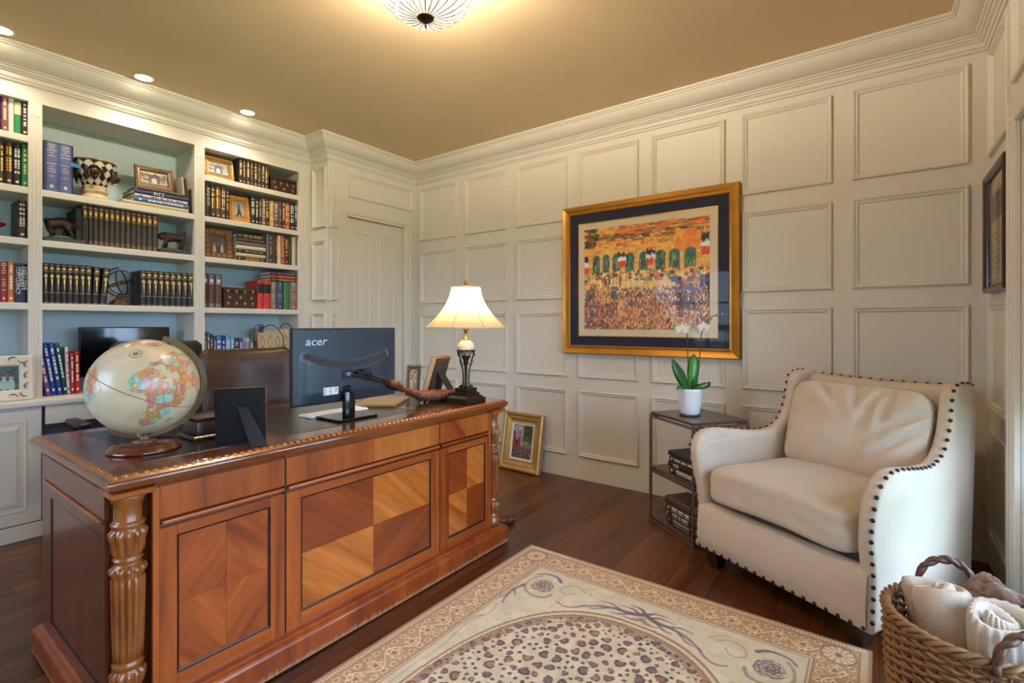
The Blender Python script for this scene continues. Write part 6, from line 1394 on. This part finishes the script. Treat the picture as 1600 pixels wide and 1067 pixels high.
def rolled(name, label, mat, base, top, rad, turns=2.6, rib=0, seed=0, fuzz=0, cat='blanket'):
    # a throw rolled up: spiral section extruded between two points, end face shows the roll
    b_, t_ = Vector(base), Vector(top); ax_ = (t_ - b_).normalized(); u_ = ax_.orthogonal().normalized(); w_ = ax_.cross(u_); n = int(turns * (90 if rib else 30)); rs = []
    r = random.Random(seed); L = (t_ - b_).length
    outer, inner = [], []
    for k in range(n + 1):
        f = k / n; a = 2 * math.pi * turns * f; q = rad * (.16 + .84 * f) * (1 + .04 * math.sin(3 * a + seed)); th = rad * .84 / turns * .80
        outer.append((q, a)); inner.append((q - th, a))
    prof_ = [(0, -.004), (.03, .0), (.5, .0), (.9, .0), (.97, -.006), (1.0, -.02)]
    for f, dr_ in prof_:
        ring_ = []
        for (q, a), g in [(x_, 1) for x_ in outer] + [(x_, -1) for x_ in inner[::-1]]:
            qq = q + dr_ * g * .5 + (rib * math.sin(a * 20) if g > 0 else 0)
            ring_.append(tuple(b_ + ax_ * (L * f + .012 * math.sin(a * 1.3 + seed) * (f > .8)) + u_ * (qq * math.cos(a)) + w_ * (qq * math.sin(a))))
        rs.append(ring_)
    o = MB().rings(rs, True, True, True, True).build(name, mat); tag(o, label, cat, None); return o
WTH = M('cream_fleece', (216, 198, 176), .95, bump=1, bscale=90, sheen=.2, var=.08, vscale=25)
rolled('rolled_blanket', 'cream fleece blanket rolled up at the near left of the wicker basket', WTH, BW + Vector((-.02, .01, .10)), BW + Vector((-.085, .035, .445)), .096, 2.3, 0, 1)
rolled('rolled_blanket', 'white ribbed knit throw rolled in the middle of the wicker basket', M('white_rib_knit', (218, 204, 188), .95, bump=.6, bscale=250, sheen=.2), BW + Vector((.045, -.075, .08)), BW + Vector((.028, -.085, .455)), .092, 2.2, .0035, 4)
def fur(name, label, mat, cen, rx, ry, rz_, seed, rot=0):
    bm = bmesh.new(); bmesh.ops.create_icosphere(bm, subdivisions=5, radius=1)
    for v in bm.verts:
        p = v.co.copy(); n_ = _nz.noise(p * 1.6 + Vector((seed, 0, 0))) * .30 + _nz.noise(p * 4 + Vector((seed, 3, 0))) * .14 + _nz.noise(p * 11) * .07 + _nz.noise(p * 26) * .05
        fold = .12 * math.sin(5 * p.x + 3 * p.y + seed); v.co = Vector((p.x * rx, p.y * ry, p.z * rz_)) * (1 + n_ + fold)
    bm.transform(Matrix.Rotation(rot, 4, 'Z')); mb = MB(); bm.verts.index_update(); mb.add([v.co[:] for v in bm.verts], [[v.index for v in f.verts] for f in bm.faces], True); bm.free()
    o = mb.build(name, mat, None, tuple(cen)); tag(o, label, 'throw'); return o
fur('fur_throw', 'brown faux fur throw bunched at the back of the wicker basket', M('brown_fur', (128, 94, 74), .95, bump=1, bscale=260, sheen=.6, var=.3, vscale=40), BW + Vector((.055, .095, .40)), .10, .06, .08, 2, R(-30))
fur('fur_throw', 'grey brown speckled plush throw at the right of the wicker basket', M('speckled_plush', (176, 156, 134), .95, bump=1, bscale=220, sheen=.6, var=.4, vscale=50), BW + Vector((.145, .015, .40)), .05, .085, .085, 6)

# ------------------------------------------------------------------ ceiling lights
cl = thing('ceiling_light', 'bowl shaped crystal ceiling light with bronze finial, lit', 'ceiling light', (-1.575, 1.515, HZ))
MB().lathe([(.001, 0), (.075, 0), (.075, -.014), (.06, -.024), (.02, -.03), (.008, -.036), (.008, -.262), (.001, -.262)][::-1], 28).build('canopy', BZ, cl)
BR_ = .212
def bowl(f): return BR_ * math.sin(f * math.pi / 2) ** .9, -.262 + .155 * (1 - math.cos(f * math.pi / 2)) ** .95
bp = [bowl(.02 + .98 * k / 14) for k in range(15)]
m = MB().lathe(bp, 96, mod=lambda r, z, a: r * (1 + .012 * math.cos(24 * a)), cap=False); gb = m.build('glass_bowl', translucent('frosted_crystal', (150, 132, 104), .40, clear=.34, glow=.25), cl)
for k in range(24):
    a = 2 * math.pi * k / 24; MB().tube([(r * 1.008 * math.cos(a), r * 1.008 * math.sin(a), z) for r, z in bp[1:]], .0028, 5).build('wire_rib', BZ, gb)
BD = emit('crystal_bead', (255, 246, 226), 1.2); bd = MB().uv((0, 0, 0), .006, 7, 5).mesh('crystal_bead')
for k in range(48):
    a = 2 * math.pi * (k + .5) / 48
    for jj in (5, 9, 13):
        r, z = bp[jj]
        if (k + jj) % 2: obj('crystal_bead', bd, BD, gb, (r * 1.012 * math.cos(a), r * 1.012 * math.sin(a), z))
MB().tube([(BR_ * 1.01 * math.cos(2 * math.pi * k / 60), BR_ * 1.01 * math.sin(2 * math.pi * k / 60), -.105) for k in range(60)], .007, 7, True).build('rim_band', BZ, cl)
for k in range(3): a = 2 * math.pi * k / 3; MB().tube([(.06 * math.cos(a), .06 * math.sin(a), -.02), (BR_ * math.cos(a), BR_ * math.sin(a), -.10)], .004, 6).build('strut', BZ, cl)
MB().lathe([(.001, -.305), (.004, -.300), (.006, -.292), (.004, -.286), (.010, -.280), (.012, -.275), (.030, -.268), (.038, -.258), (.034, -.250), (.001, -.249)], 24).build('finial', BZ, cl)
for k in range(3):
    a = 2 * math.pi * k / 3 + .6; x, y, z = .09 * math.cos(a), .09 * math.sin(a), -.14
    MB().uv((x, y, z), .026, 12, 8, (1, 1, 1.2)).build('bulb', emit('warm_bulb', (255, 214, 150), 12), cl)
    point('ceiling_bulb_light', (-1.575 + .09 * math.cos(a), 1.515 + .09 * math.sin(a), HZ - .055), W_CEIL / 3, (1, .86, .65), .03)
for k, (y, nm) in enumerate(((.535, 'at the left edge of the photo'), (1.18, 'over the middle bookcase bay'), (1.83, 'over the right bookcase bay'), (-.10, 'over the near end of the bookcase'))):
    rl = thing('recessed_light', 'small round recessed ceiling light ' + nm, 'recessed light', (-3.785, y, HZ), group='recessed lights along the bookcase')
    MB().lathe([(.046, 0), (.056, -.0005), (.058, -.004), (.054, -.006), (.047, -.005), (.046, 0)], 32, cap=False).build('trim_ring', WHITE, rl)
    MB().lathe([(.001, -.003), (.046, -.003), (.046, -.0035), (.001, -.0036)][::-1], 24).build('lens', emit('downlight_lens', (255, 238, 206), 14), rl)
    l = bpy.data.lights.new('downlight', 'SPOT'); l.energy = W_SPOT; l.color = (1, .90, .74); l.spot_size = R(135); l.spot_blend = .7; l.shadow_soft_size = .045
    o = bpy.data.objects.new('downlight', l); COL.objects.link(o); o.location = (-3.785, y, HZ - .012)
